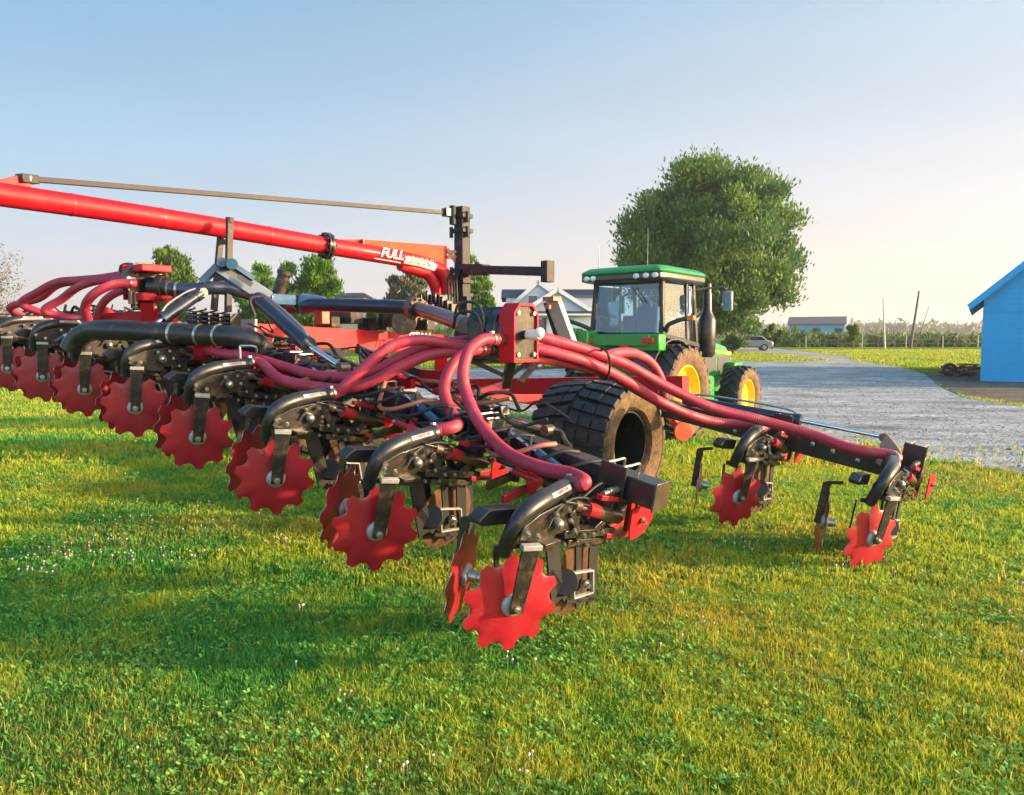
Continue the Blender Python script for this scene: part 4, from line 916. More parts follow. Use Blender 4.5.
class VN:
    def __init__(s, seed): s.g = np.random.default_rng(seed).random((64, 64))
    def __call__(s, x, y):
        xi = np.floor(x).astype(int); yi = np.floor(y).astype(int); fx = x-xi; fy = y-yi; fx = fx*fx*(3-2*fx); fy = fy*fy*(3-2*fy); g = s.g
        a = g[xi % 64, yi % 64]; b_ = g[(xi+1) % 64, yi % 64]; c = g[xi % 64, (yi+1) % 64]; d = g[(xi+1) % 64, (yi+1) % 64]
        return (a*(1-fx)+b_*fx)*(1-fy)+(c*(1-fx)+d*fx)*fy
N1, N2, N3 = VN(1), VN(2), VN(3)
# gravel outline: image columns of the near and far edge, turned into ground points
LOWX = np.array([330, 450, 560, 650, 720, 780, 860, 940, 1024, 1150, 1400]); LOWY = np.array([398, 412, 424, 432, 438, 446, 453, 463, 474, 492, 530])
UPX = np.array([330, 450, 640, 700, 740, 775, 800, 850, 900, 925, 940, 965, 1024, 1150, 1400]); UPY = np.array([372, 369, 366, 363, 361.5, 361, 361, 360, 367, 374, 385, 398, 407, 420, 450])

# ground sheet
xs = np.concatenate([-np.geomspace(60, 3000, 22)[::-1], np.arange(-56, 57, 2.), np.geomspace(60, 3000, 22)]); ys = np.concatenate([np.arange(-30, 100, 2.), np.geomspace(102, 4500, 60)])
X, Y = np.meshgrid(xs, ys); V = np.stack([X.ravel(), Y.ravel(), gh(X, Y).ravel()], 1); nx, ny = len(xs), len(ys)
ii = (np.arange(ny-1)[:, None]*nx+np.arange(nx-1)[None]).ravel(); Fq = np.stack([ii, ii+1, ii+1+nx, ii+nx], 1)
def groundmat():
    m, N, L_ = nt('meadow_ground'); b = N['Principled BSDF']; b.inputs['Roughness'].default_value = .95; b.inputs['Specular IOR Level'].default_value = .1
    g = N.new('ShaderNodeNewGeometry')
    def noise(s, d=6, r=.6): n = N.new('ShaderNodeTexNoise'); n.inputs['Scale'].default_value = s; n.inputs['Detail'].default_value = d; n.inputs['Roughness'].default_value = r; L_.new(g.outputs['Position'], n.inputs['Vector']); return n
    n1, n2, n3 = noise(.35), noise(14, 8, .7), noise(.012, 4)
    r1 = N.new('ShaderNodeValToRGB'); r1.color_ramp.elements[0].position = .35; r1.color_ramp.elements[1].position = .65; r1.color_ramp.elements[0].color = (.07, .18, .022, 1); r1.color_ramp.elements[1].color = (.20, .29, .022, 1); L_.new(n1.outputs['Fac'], r1.inputs[0])
    r2 = N.new('ShaderNodeValToRGB'); r2.color_ramp.elements[0].position = .3; r2.color_ramp.elements[1].position = .7; r2.color_ramp.elements[0].color = (.45, .45, .45, 1); r2.color_ramp.elements[1].color = (1.2, 1.2, 1.2, 1); L_.new(n2.outputs['Fac'], r2.inputs[0])
    mx = N.new('ShaderNodeMixRGB'); mx.blend_type = 'MULTIPLY'; mx.inputs[0].default_value = 1; L_.new(r1.outputs[0], mx.inputs[1]); L_.new(r2.outputs[0], mx.inputs[2])
    # distant fields: large patches of darker crop
    r3 = N.new('ShaderNodeValToRGB'); r3.color_ramp.elements[0].position = .45; r3.color_ramp.elements[1].position = .55; L_.new(n3.outputs['Fac'], r3.inputs[0])
    sp = N.new('ShaderNodeSeparateXYZ'); L_.new(g.outputs['Position'], sp.inputs[0]); mr_ = N.new('ShaderNodeMapRange'); mr_.inputs['From Min'].default_value = 95; mr_.inputs['From Max'].default_value = 130; L_.new(sp.outputs['Y'], mr_.inputs['Value'])
    mm = N.new('ShaderNodeMath'); mm.operation = 'MULTIPLY'; L_.new(mr_.outputs[0], mm.inputs[0]); mm.inputs[1].default_value = .8
    m2 = N.new('ShaderNodeMixRGB'); L_.new(mm.outputs[0], m2.inputs[0]); L_.new(mx.outputs[0], m2.inputs[1])
    m3 = N.new('ShaderNodeMixRGB'); m3.inputs[1].default_value = (.045, .10, .03, 1); m3.inputs[2].default_value = (.10, .17, .035, 1); L_.new(r3.outputs[0], m3.inputs[0]); L_.new(m3.outputs[0], m2.inputs[2])
    L_.new(m2.outputs[0], b.inputs['Base Color'])
    bp = N.new('ShaderNodeBump'); bp.inputs['Strength'].default_value = .9; bp.inputs['Distance'].default_value = .06; L_.new(n2.outputs['Fac'], bp.inputs['Height']); L_.new(bp.outputs[0], b.inputs['Normal'])
    return m
gr = npmesh('ground', V, [Fq], groundmat(), smooth=True); gr['kind'] = 'structure'

def gravelmat(name, c0, c1, c2):
    m, N, L_ = nt(name); b = N['Principled BSDF']; b.inputs['Roughness'].default_value = .9; b.inputs['Specular IOR Level'].default_value = .25
    g = N.new('ShaderNodeNewGeometry')
    v = N.new('ShaderNodeTexVoronoi'); v.inputs['Scale'].default_value = 22; v.inputs['Randomness'].default_value = 1; L_.new(g.outputs['Position'], v.inputs['Vector'])
    v2 = N.new('ShaderNodeTexVoronoi'); v2.inputs['Scale'].default_value = 7; L_.new(g.outputs['Position'], v2.inputs['Vector'])
    n = N.new('ShaderNodeTexNoise'); n.inputs['Scale'].default_value = .5; n.inputs['Detail'].default_value = 8; n.inputs['Roughness'].default_value = .65; L_.new(g.outputs['Position'], n.inputs['Vector'])
    r = N.new('ShaderNodeValToRGB'); r.color_ramp.elements[0].position = .3; r.color_ramp.elements[1].position = .7; r.color_ramp.elements[0].color = list(c0)+[1]; r.color_ramp.elements[1].color = list(c1)+[1]; L_.new(n.outputs['Fac'], r.inputs[0])
    mpn = N.new('ShaderNodeMapping'); mpn.inputs['Rotation'].default_value = (0, 0, R(-18)); mpn.inputs['Scale'].default_value = (.38, 1.2, 1); L_.new(g.outputs['Position'], mpn.inputs[0])
    nr = N.new('ShaderNodeTexNoise'); nr.inputs['Scale'].default_value = .9; nr.inputs['Detail'].default_value = 7; nr.inputs['Roughness'].default_value = .7; L_.new(mpn.outputs[0], nr.inputs['Vector'])
    rr_ = N.new('ShaderNodeValToRGB'); rr_.color_ramp.elements[0].position = .36; rr_.color_ramp.elements[1].position = .62; rr_.color_ramp.elements[0].color = (.50, .49, .47, 1); rr_.color_ramp.elements[1].color = (1.15, 1.15, 1.15, 1); L_.new(nr.outputs['Fac'], rr_.inputs[0])
    mr0 = N.new('ShaderNodeMixRGB'); mr0.blend_type = 'MULTIPLY'; mr0.inputs[0].default_value = 1; L_.new(r.outputs[0], mr0.inputs[1]); L_.new(rr_.outputs[0], mr0.inputs[2]); r = mr0
    sc = N.new('ShaderNodeSeparateColor'); L_.new(v.outputs['Color'], sc.inputs[0])
    r2 = N.new('ShaderNodeValToRGB'); r2.color_ramp.elements[0].color = (.55, .55, .55, 1); r2.color_ramp.elements[1].color = (1.35, 1.35, 1.35, 1); L_.new(sc.outputs[0], r2.inputs[0])
    mx = N.new('ShaderNodeMixRGB'); mx.blend_type = 'MULTIPLY'; mx.inputs[0].default_value = 1; L_.new(r.outputs[0], mx.inputs[1]); L_.new(r2.outputs[0], mx.inputs[2]); L_.new(mx.outputs[0], b.inputs['Base Color'])
    ad = N.new('ShaderNodeMath'); ad.operation = 'ADD'; L_.new(v.outputs['Distance'], ad.inputs[0]); L_.new(v2.outputs['Distance'], ad.inputs[1])
    bp = N.new('ShaderNodeBump'); bp.inputs['Strength'].default_value = .8; bp.inputs['Distance'].default_value = .02; bp.invert = True; L_.new(ad.outputs[0], bp.inputs['Height']); L_.new(bp.outputs[0], b.inputs['Normal'])
    return m
def strip_sheet(name, lowx, lowy, upx, upy, x0, x1, n, rows, m_, lift, jit=.25):
    pxs = np.linspace(x0, x1, n); vs = []
    for i, px in enumerate(pxs):
        a = G(px, float(np.interp(px, lowx, lowy))); c = G(px, float(np.interp(px, upx, upy)))
        ja = float(N1(np.array(i*.33), np.array(3.3))-.5)*jit*2; jc = float(N2(np.array(i*.4), np.array(1.3))-.5)*jit*4
        for j in range(rows):
            t = j/(rows-1); x = a.x+(c.x-a.x)*t; y = a.y+(c.y-a.y)*t+ja*(1-t)+jc*t; vs.append((x, y, float(gh(x, y))+lift))
    ii = (np.arange(n-1)[:, None]*rows+np.arange(rows-1)[None]).ravel(); f = np.stack([ii, ii+rows, ii+rows+1, ii+1], 1)
    o = npmesh(name, vs, [f], m_, smooth=True); o['kind'] = 'structure'; return o
GM = gravelmat('gravel', (.28, .30, .33), (.46, .48, .51), None)
strip_sheet('gravel_yard', LOWX, LOWY, UPX, UPY, 330, 1400, 170, 26, GM, .012)
strip_sheet('gravel_lane', np.array([700, 740, 780, 812, 850]), np.array([351, 352, 354, 358, 361]), np.array([700, 740, 780, 812, 850]), np.array([347, 347.5, 349, 352.5, 357]), 700, 850, 40, 6, GM, .016, .1)
strip_sheet('bare_soil', np.array([925, 945, 965, 1024, 1200]), np.array([376, 388, 397, 405, 425]), np.array([925, 940, 960, 1024, 1200]), np.array([373, 372, 371, 372, 380]), 925, 1200, 40, 8, gravelmat('bare_soil', (.12, .10, .085), (.20, .17, .14), None), .009, .1)

# ------------------------------------------------------------------ grass
def in_gravel(x, y, z):
    px, py = depth_proj(x, y, z); lo = np.interp(px, LOWX, LOWY); up = np.interp(px, UPX, UPY)
    rag = (N1(x*1.7, y*1.7)*.6+N2(x*6, y*6)*.4); lo = lo-np.clip(rag-.42, 0, 1)*34
    g = (px > 330) & (py < lo-1) & (py > up+.6) 
    lane = (px > 700) & (px < 850) & (py < np.interp(px, [700, 740, 780, 812, 850], [351, 352, 354, 358, 361])) & (py > np.interp(px, [700, 740, 780, 812, 850], [347, 347.5, 349, 352.5, 357]))
    soil = (px > 925) & (py < np.interp(px, [925, 945, 965, 1024, 1200], [376, 388, 397, 405, 425])) & (py > np.interp(px, [925, 940, 960, 1024, 1200], [373, 372, 371, 372, 380]))
    return g | lane | soil
def scatter(n, y0, y1, power=1.0):
    u = rng.random(n); y = (y0**power+(y1**power-y0**power)*u)**(1/power); half = y*.72+.6; x = (rng.random(n)*2-1)*half; return x, y
N4 = VN(9)
VA, VF4, VF3, VT = [], [], [], []; base = 0
for (n, y0, y1, hh_, ww, pw) in ((340000, 2.7, 6.0, .038, .0038, 1.0), (240000, 6.0, 12.0, .045, .0075, 1.0), (170000, 12, 26, .075, .015, 1.0), (170000, 26, 78, .085, .035, 1.2)):
    x, y = scatter(n, y0, y1, pw); z = gh(x, y)
    pt = N1(x*.55, y*.8)*.6+N2(x*1.9+3, y*2.3)*.4        # patches
    dens = N3(x*3.1, y*3.3); keep = (~in_gravel(x, y, z) | ((rng.random(n) < .05) & (y < 14))) & (dens*.8+.45 > rng.random(n))
    x, y, z, pt = x[keep], y[keep], z[keep], pt[keep]; n = len(x)
    tuft = N4(x*6.5, y*6.5)*.6+N1(x*15, y*15)*.4; ht = hh_*(.4+.9*rng.random(n))*(.25+.55*N2(x*1.3, y*1.3)+1.15*tuft); tall = rng.random(n) < .025; ht[tall] *= 2.0
    w = ww*(.6+.8*rng.random(n)); az = rng.random(n)*2*np.pi; ln = rng.random(n)*.75*ht; la = rng.random(n)*2*np.pi
    cx, sx = np.cos(az)*w, np.sin(az)*w; lx, ly = np.cos(la)*ln, np.sin(la)*ln
    v = np.empty((n, 5, 3)); 
    v[:, 0] = np.stack([x-cx, y-sx, z-.004], 1); v[:, 1] = np.stack([x+cx, y+sx, z-.004], 1)
    v[:, 2] = np.stack([x-cx*.75+lx*.35, y-sx*.75+ly*.35, z+ht*.55], 1); v[:, 3] = np.stack([x+cx*.75+lx*.35, y+sx*.75+ly*.35, z+ht*.55], 1); v[:, 4] = np.stack([x+lx, y+ly, z+ht*(1-.25*rng.random(n))], 1)
    b0 = base+np.arange(n)*5; VF4.append(np.stack([b0, b0+1, b0+3, b0+2], 1)); VF3.append(np.stack([b0+2, b0+3, b0+4], 1)); base += n*5; VA.append(v.reshape(-1, 3))
    dry_and_sun = (rng.random(n) < .025).astype(float)*.8; sun_gold = sst(x/(y+.1), -.05, .45); dp = np.clip((N3(x*.8+9, y*.9)-.60+.12*sun_gold)*4, 0, .65)+.28*sun_gold*N2(x*2.3, y*2.3)+.75*np.exp(-(((x-1.6)/.55)**2+((y-5.0)/1.2)**2))*(.4+.8*N4(x*3, y*3)); dry_and_sun = np.maximum(dry_and_sun, dp*(rng.random(n) < .75)*rng.random(n)*1.0)  # dry blades and patches, plus sunlit yellow painted in towards the right
    r_ = np.clip(-.55*np.clip(.42-N4(x*1.25+4, y*1.6), 0, 1)*2.5+(pt-.32)*2.3+rng.random(n)*.35-.1+(tuft-.5)*1.1+sst(x/(y+.1), -.15, .45)*.42, 0, 1)  # shade of hollows and warm sunlight towards the right put into the tint
    t = np.stack([r_, np.clip(dry_and_sun, 0, 1), rng.random(n), np.ones(n)], 1); VT.append(np.repeat(t, 5, 0))
g = npmesh('grass', np.concatenate(VA), [np.concatenate(VF4), np.concatenate(VF3)], M['grass'], np.concatenate(VT)); tag(g, 'short green and yellow lawn grass covering the whole foreground', 'grass', kind='stuff')
# clover leaves and broad leaf weeds
VA, VF, VT = [], [], []; base = 0
n = 62000; x, y = scatter(n, 2.8, 11, 1.0); cl = N2(x*.9+5, y*1.1+2)*.6+N1(x*2.7, y*2.7)*.4; cl = cl*.55+N4(x*7, y*7)*.45; keep = (cl > .40+rng.random(n)*.45) & ~in_gravel(x, y, gh(x, y)); x, y = x[keep], y[keep]; n = len(x); z = gh(x, y)+.016+.028*rng.random(n)
rr = (.0055+.006*rng.random(n))*(1+.06*y); a0 = rng.random(n)*2*np.pi
for k in range(3):
    a = a0+k*2*np.pi/3; d = np.stack([np.cos(a), np.sin(a), .9*rng.random(n)-.1], 1); s = np.stack([-np.sin(a), np.cos(a), rng.random(n)*1.4-.7], 1); c = np.stack([x, y, z], 1)
    v = np.stack([c, c+d*rr[:, None]*1.1+s*rr[:, None]*.8, c+d*rr[:, None]*2.0+s*rr[:, None]*.25, c+d*rr[:, None]*1.1-s*rr[:, None]*.8], 1)
    b0 = base+np.arange(n)*4; VF.append(np.stack([b0, b0+1, b0+2, b0+3], 1)); base += 4*n; VA.append(v.reshape(-1, 3)); t = np.stack([rng.random(n), rng.random(n), rng.random(n), np.ones(n)], 1); VT.append(np.repeat(t, 4, 0))
m_ = 260; wx, wy = scatter(m_, 3.0, 10, 1.0); ok = ~in_gravel(wx, wy, gh(wx, wy)); wx, wy = wx[ok], wy[ok]
for X0, Y0 in zip(wx, wy):
    z0 = float(gh(X0, Y0)); nl_ = random.randint(5, 10); S_ = random.uniform(.03, .06); tn = random.random()
    for k in range(nl_):
        a = random.random()*6.283; el = random.uniform(.25, 1.1); d = np.array([math.cos(a)*math.cos(el), math.sin(a)*math.cos(el), math.sin(el)]); s = np.array([-math.sin(a), math.cos(a), 0]); l_ = S_*random.uniform(.7, 1.3); w_ = l_*random.uniform(.16, .3)
        c = np.array([X0, Y0, z0]); v = [c, c+d*l_*.4+s*w_, c+d*l_*.4-s*w_, c+d*l_*.8+s*w_*.7-[0, 0, l_*.06], c+d*l_*.8-s*w_*.7-[0, 0, l_*.06], c+d*l_-[0, 0, l_*.15]]
        VA.append(np.array(v)); VF.append(np.array([[base, base+1, base+2, base+2], ])[:, :0] if False else np.array([[base+1, base+2, base+4, base+3]])); VF.append(np.array([[base, base+2, base+1, base+1]])[:, :4]*0+np.array([[base, base+2, base+1, base]])) if False else None
        VF.append(np.array([[base+1, base, base+2, base+2]])) if False else None
        VT.append(np.tile([[tn, 0, 0, 1]], (6, 1))); base += 6
        # end and base triangles
        TRI = globals().setdefault('TRI', []); TRI += [(base-6, base-4, base-5), (base-3, base-2, base-1)]
VF = [f for f in VF if f is not None]
cv = npmesh('clover', np.concatenate(VA), [np.concatenate(VF), np.array(TRI)], M['clover'], np.concatenate(VT)); tag(cv, 'patches of clover and broad leafed weeds growing among the lawn grass', 'clover', kind='stuff')
# clover blossoms
n = 6500; x, y = scatter(n, 3.3, 11, 1.0); cl = N2(x*.9+5, y*1.1+2)*.6+N1(x*2.7, y*2.7)*.4; cb = N3(x*2.2+7, y*2.2)*.55+N4(x*.7, y*.7)*.2+.3*np.exp(-(((x-.95)/.5)**2+((y-4.7)/.6)**2)); keep = (cb > .46+rng.random(n)*.22) & ~in_gravel(x, y, gh(x, y)); x, y = x[keep], y[keep]; n = len(x); z = gh(x, y)+.045+.035*rng.random(n)
oc = []; of = []
for j in range(1, 4):
    for i in range(6): oc.append((math.sin(math.pi*j/4)*math.cos(i*math.pi/3+j*.5), math.sin(math.pi*j/4)*math.sin(i*math.pi/3+j*.5), math.cos(math.pi*j/4)))
oc += [(0, 0, 1), (0, 0, -1)]; oc = np.array(oc); 
t3 = [(18, i, (i+1) % 6) for i in range(6)]+[(19, 12+(i+1) % 6, 12+i) for i in range(6)]; t4 = [(j*6+i, (j+1)*6+i, (j+1)*6+(i+1) % 6, j*6+(i+1) % 6) for j in range(2) for i in range(6)]
v = np.stack([x, y, z], 1)[:, None]+oc[None]*(.005+.0035*rng.random(n))[:, None, None]*(1+.25*rng.random((n, 20, 1)))
f3 = (np.array(t3)[None]+np.arange(n)[:, None, None]*20).reshape(-1, 3); f4 = (np.array(t4)[None]+np.arange(n)[:, None, None]*20).reshape(-1, 4)
# stems
st = np.stack([np.stack([x-.0012, y, z-.07], 1), np.stack([x+.0012, y, z-.07], 1), np.stack([x+.001, y, z], 1), np.stack([x-.001, y, z], 1)], 1).reshape(-1, 3); fs = (np.array([[0, 1, 2, 3]])[None]+np.arange(n)[:, None, None]*4).reshape(-1, 4)+n*20
tt = np.concatenate([np.repeat(np.stack([rng.random(n), np.zeros(n), np.zeros(n), np.ones(n)], 1), 20, 0), np.repeat(np.stack([np.ones(n), np.zeros(n), np.zeros(n), np.ones(n)], 1), 4, 0)])
fl = npmesh('clover_blossoms', np.concatenate([v.reshape(-1, 3), st]), [f4, fs, f3], M['flower'], tt); tag(fl, 'small whitish pink clover blossoms dotted through the lawn', 'flowers', kind='stuff')

# loose stones over the gravel and along its grassy edge
n = 16000; x = rng.random(n)*22-2; y = 8.5+rng.random(n)**1.5*30; z = gh(x, y); px_, py_ = depth_proj(x, y, z); lo = np.interp(px_, LOWX, LOWY); up_ = np.interp(px_, UPX, UPY)
keep = (py_ > up_+1) & ((py_ < lo) | ((py_ < lo+14) & (rng.random(n) < .25))) & (px_ > 330); x, y, z = x[keep], y[keep], z[keep]; n = len(x)
cu = np.array([(i, j, k) for i in (-1, 1) for j in (-1, 1) for k in (-1, 1)], float); fc_ = np.array([(0, 2, 3, 1), (4, 5, 7, 6), (0, 1, 5, 4), (2, 6, 7, 3), (0, 4, 6, 2), (1, 3, 7, 5)])
v = np.stack([x, y, z+.012], 1)[:, None]+(cu[None]*(.7+.6*rng.random((n, 8, 1)))+.5*rng.normal(size=(n, 8, 3)))*(.005+.017*rng.random(n)**4)[:, None, None]
st_o = npmesh('loose_stones', v.reshape(-1, 3), [(fc_[None]+np.arange(n)[:, None, None]*8).reshape(-1, 4)], mat('pale_stone', (.27, .28, .30), .9, 0, .35, 3)); tag(st_o, 'loose pale stones scattered over the gravel yard', 'stones', kind='stuff')

# ------------------------------------------------------------------ trees
def leaves(centres, radii, n, size, m_, name, parent, up=.5, droop=0., seed=1, ell=(1, 1, .8), shell=.55):
    g_ = np.random.default_rng(seed); k = g_.choice(len(centres), n, p=np.array(radii)**2/np.sum(np.array(radii)**2)); c = np.array(centres)[k]; r = np.array(radii)[k]
    d = g_.normal(size=(n, 3)); d /= np.linalg.norm(d, axis=1)[:, None]; rad = (shell+(1-shell)*g_.random(n))*r*(1+np.minimum(.6, .32*np.abs(g_.normal(size=n)))*(g_.random(n) < .5)); p = c+d*rad[:, None]*np.array(ell)
    ax = d*.6+g_.normal(size=(n, 3))*.45+np.array([0, 0, up]); ax /= np.linalg.norm(ax, axis=1)[:, None]; sd = np.cross(ax, g_.normal(size=(n, 3))); sd /= np.linalg.norm(sd, axis=1)[:, None]
    s = size*(.6+.8*g_.random(n)); v = np.stack([p-ax*s[:, None], p+sd*s[:, None]*.42, p+ax*s[:, None], p-sd*s[:, None]*.42], 1).reshape(-1, 3)
    f = (np.array([[0, 1, 2, 3]])[None]+np.arange(n)[:, None, None]*4).reshape(-1, 4); cl = g_.random(len(centres))[k]
    t = np.stack([np.clip(cl*.75+g_.random(n)*.5-.12, 0, 1), np.zeros(n), np.zeros(n), np.ones(n)], 1)
    o = npmesh(name, v, [f], m_, np.repeat(t, 4, 0)); o.parent = parent; return o
def tree(name, label, px, base_py, top_py, wpx, Y, m_, n, size, seed, group=None, nb=40, up=.5, trunk_frac=.12, cat='tree', shape='round', gp=None, asym=0.):
    g_ = np.random.default_rng(seed); c = P(px, base_py, Y); z0 = float(gh(c.x, Y)); top = P(px, top_py-(4 if wpx < 100 else 2), Y).z; H_ = top-z0; W = wpx/F*Y/2*(1.08 if wpx < 100 else 1)
    root = empty(name, (c.x, Y, z0)); tag(root, label, cat, group)
    cz = H_*(trunk_frac+(1-trunk_frac)/2); hz = H_*(1-trunk_frac)/2; cs, rs = [], []
    while len(cs) < nb:
        d = g_.normal(size=3); d /= np.linalg.norm(d); f = g_.random()**(1/2.2)
        z = d[2]*f; w = math.sqrt(max(.05, 1-abs(z)**2.2)) 
        if shape == 'cone': w = max(.15, (1-z)/1.6)
        br_ = .09+.13*g_.random(); lb = 1+(.16 if wpx < 100 else .06)*math.sin(3.1*math.atan2(d[2], d[0])+seed)*math.cos(2.3*math.atan2(d[1], d[0])); f *= lb; q = np.array([d[0]*f*(W*(1-br_)), d[1]*f*W*(1-br_), cz+z*hz*(1-br_*.8)]); q[0] += asym*W*g_.random()*(-z)
        cs.append(q); rs.append(W*br_*(1.15 if wpx > 100 else 1.5))
    b = MB(); tr_ = max(.08, H_*.022); b.sweep([(0, 0, -.3), (0, 0, H_*.1), (W*.03, 0, H_*.35), (0, W*.03, H_*.6), (W*.02, 0, H_*.85)], [tr_*1.3, tr_, tr_*.8, tr_*.5, tr_*.12], 10)
    for q in cs[:26]:
        zz = max(H_*.12, q[2]-g_.uniform(.2, .45)*hz); st_ = Vector((0, 0, min(zz, H_*.7))); e_ = Vector(q); mid = (st_+e_)/2+Vector((0, 0, -.06*H_*g_.random())); b.sweep([st_, mid, e_], [tr_*.42, tr_*.28, tr_*.1], 6)
    b.build('trunk', M['bark'], root)
    leaves(cs, rs, n, size, m_, 'crown', root, up, seed=seed+50, shell=.25); return root
tree('maple_tree', 'large dense leafy tree behind the tractor, the biggest tree in sight', 710, 353, 147, 200, 68, M['leafbig'], 150000, .19, 11, nb=230, up=.9, trunk_frac=.035)
tree('maple_tree', 'small round green tree above the left end of the implement', 170, 345, 241, 50, 52, M['leafdeep'], 16000, .14, 12, 'small trees behind the implement', nb=60, up=1.3)
tree('maple_tree', 'low light green tree showing under the blue fold arm', 258, 345, 262, 46, 56, M['leafbright'], 12000, .14, 13, 'small trees behind the implement', nb=60, up=1.3)
tree('maple_tree', 'bright green pointed tree right below the boom flange', 313, 348, 246, 62, 50, M['leafbright'], 18000, .14, 14, 'small trees behind the implement', nb=60, up=1.3)
tree('maple_tree', 'grey green tree below the lettering on the red boom', 408, 348, 266, 52, 54, M['leafgrey'], 12000, .14, 15, 'small trees behind the implement', nb=60, up=1.3)
tree('maple_tree', 'small yellow green tree partly hidden by the black mast', 474, 350, 250, 38, 48, M['leafbright'], 9000, .13, 16, 'small trees behind the implement', nb=60, up=1.3)
tree('bush', 'tiny green bush between the roofed house and the grey green tree', 376, 345, 291, 22, 60, M['leafbright'], 1500, .2, 17, nb=10, cat='bush')
# bare tree at the left edge
c = P(-22, 350, 40); bt = empty('bare_tree', (c.x, 40, float(gh(c.x, 40)))); tag(bt, 'thinly leaved greyish tree cut by the left edge of the photo', 'tree')
b = MB(); H_ = 6.5
b.sweep([(0, 0, -.3), (.05, 0, 2), (0, .05, 4), (.05, 0, 5.6)], [.16, .12, .08, .03], 8)
tips = []
for i in range(60):
    a = random.random()*6.283; z0_ = random.uniform(1.3, 5.2); l_ = random.uniform(.7, 2.0); e_ = Vector((math.cos(a)*l_, math.sin(a)*l_, z0_+l_*random.uniform(.3, .9))); s_ = Vector((0, 0, z0_)); b.sweep([s_, (s_+e_)/2+Vector((0, 0, -.1)), e_], [.03, .02, .008], 5); tips.append(e_)
    for _ in range(3):
        e2 = e_+Vector((random.uniform(-.5, .5), random.uniform(-.5, .5), random.uniform(-.1, .5))); b.sweep([(s_+e_)/2, e_, e2], [.012, .01, .005], 4); tips.append(e2)
b.build('trunk', mat('grey_bark', (.24, .21, .19), .9), bt); leaves([tuple(t) for t in tips], [.35]*len(tips), 2600, .07, M['leafgrey'], 'crown', bt, .2, seed=77)

# distant tree line and hedges
def mass(name, label, cat, pts, n, size, m_, seed, kind='stuff'):
    cs = [(x, y, z) for x, y, z, r in pts]; rs = [r for *_, r in pts]; o = leaves(cs, rs, n, size, m_, name, None, .4, seed=seed, shell=.7); tag(o, label, cat, kind=kind); return o
pts = []
for i in range(420):
    Yd = random.uniform(560, 700); x = random.uniform(-.2, 1.1)*Yd; r = random.uniform(4, 8); pts.append((x, Yd, float(gh(x, Yd))+r*.5, r))
M['leaffar'] = leafmat('far_leaves', (.12, .15, .10), (.17, .20, .12), None, .3)
mass('far_woods', 'far off wooded ridge along the horizon on the right', 'woods', pts, 26000, 2.4, M['leaffar'], 21)
pts = []
for i in range(150):
    px = random.uniform(772, 985); Yd = random.uniform(108, 124); c = P(px, 340, Yd); r = random.uniform(.8, 1.5)*(1.25 if px < 800 else 1); pts.append((c.x, Yd, float(gh(c.x, Yd))+r*.5, r))
mass('hedge_undergrowth', 'low dark green undergrowth along the fence beyond the far lawn', 'undergrowth', pts, 15000, .38, M['leafdeep'], 22)
pts = []
for i in range(90):
    px = random.uniform(-60, 700); Yd = random.uniform(120, 150); c = P(px, 340, Yd); r = random.uniform(1.5, 3); pts.append((c.x, Yd, float(gh(c.x, Yd))+r*.6, r))
mass('far_thicket', 'distant thicket behind the implement along the horizon', 'thicket', pts, 12000, .6, M['leafdeep'], 23)
tree('bush', 'round yellowish bush right of the far blue shed', 853, 346, 326, 16, 96, M['leafbright'], 1500, .28, 31, nb=10, cat='bush', trunk_frac=.02)
tree('bush', 'dark bush at the foot of the large tree beside the lane', 772, 350, 328, 22, 80, M['leafdeep'], 1800, .25, 32, nb=10, cat='bush', trunk_frac=.02)
tree('bush', 'dark bush behind the tractor exhaust under the large tree', 733, 352, 336, 26, 64, M['leafdeep'], 1800, .2, 33, nb=10, cat='bush', trunk_frac=.02)

# ------------------------------------------------------------------ buildings
# blue barn, right edge
bp0 = G(980, 382); ang = R(-31.6)
barn = empty('blue_barn', (bp0.x, bp0.y, float(gh(bp0.x, bp0.y))-.05), ang); tag(barn, 'bright blue painted barn with a steep gable at the right edge', 'barn')
W_, Dp, Hw, sl = 9.0, 12.0, 3.75, .9; ap = Hw+W_/2*sl
b = MB(); b.add([(0, 0, -.3), (W_, 0, -.3), (W_, 0, Hw), (W_/2, 0, ap), (0, 0, Hw), (0, Dp, -.3), (W_, Dp, -.3), (W_, Dp, Hw), (W_/2, Dp, ap), (0, Dp, Hw)], [(0, 1, 2, 3, 4), (9, 8, 7, 6, 5), (0, 5, 6, 1), (1, 6, 7, 2), (0, 4, 9, 5), (4, 3, 8, 9), (3, 2, 7, 8)])
b.build('wall', M['barnblue'], barn, smooth=0)
b = MB(); b.box((W_/2, .0, .02), (W_+.04, .05, .14)); b.build('foundation', M['shutter'], barn)
b = MB(); b.box((W_/2, -.012, Hw-.55), (W_-.01, .03, .07)); b.build('band_board', M['barnblue'], barn)
b = MB(); oh = .55; th = .16
for s_ in (-1, 1):
    x0, x1 = W_/2+s_*(W_/2+oh), W_/2; z0_, z1_ = Hw-oh*sl+.08, ap+.08
    b.add([(x0, -.5, z0_), (x1, -.5, z1_), (x1, Dp+.5, z1_), (x0, Dp+.5, z0_), (x0, -.5, z0_+th), (x1, -.5, z1_+th*1.3), (x1, Dp+.5, z1_+th*1.3), (x0, Dp+.5, z0_+th)], [(0, 1, 2, 3), (7, 6, 5, 4), (0, 4, 5, 1), (1, 5, 6, 2), (2, 6, 7, 3), (3, 7, 4, 0)])
b.build('roof', M['barnroof'], barn, smooth=0)
b = MB(); 
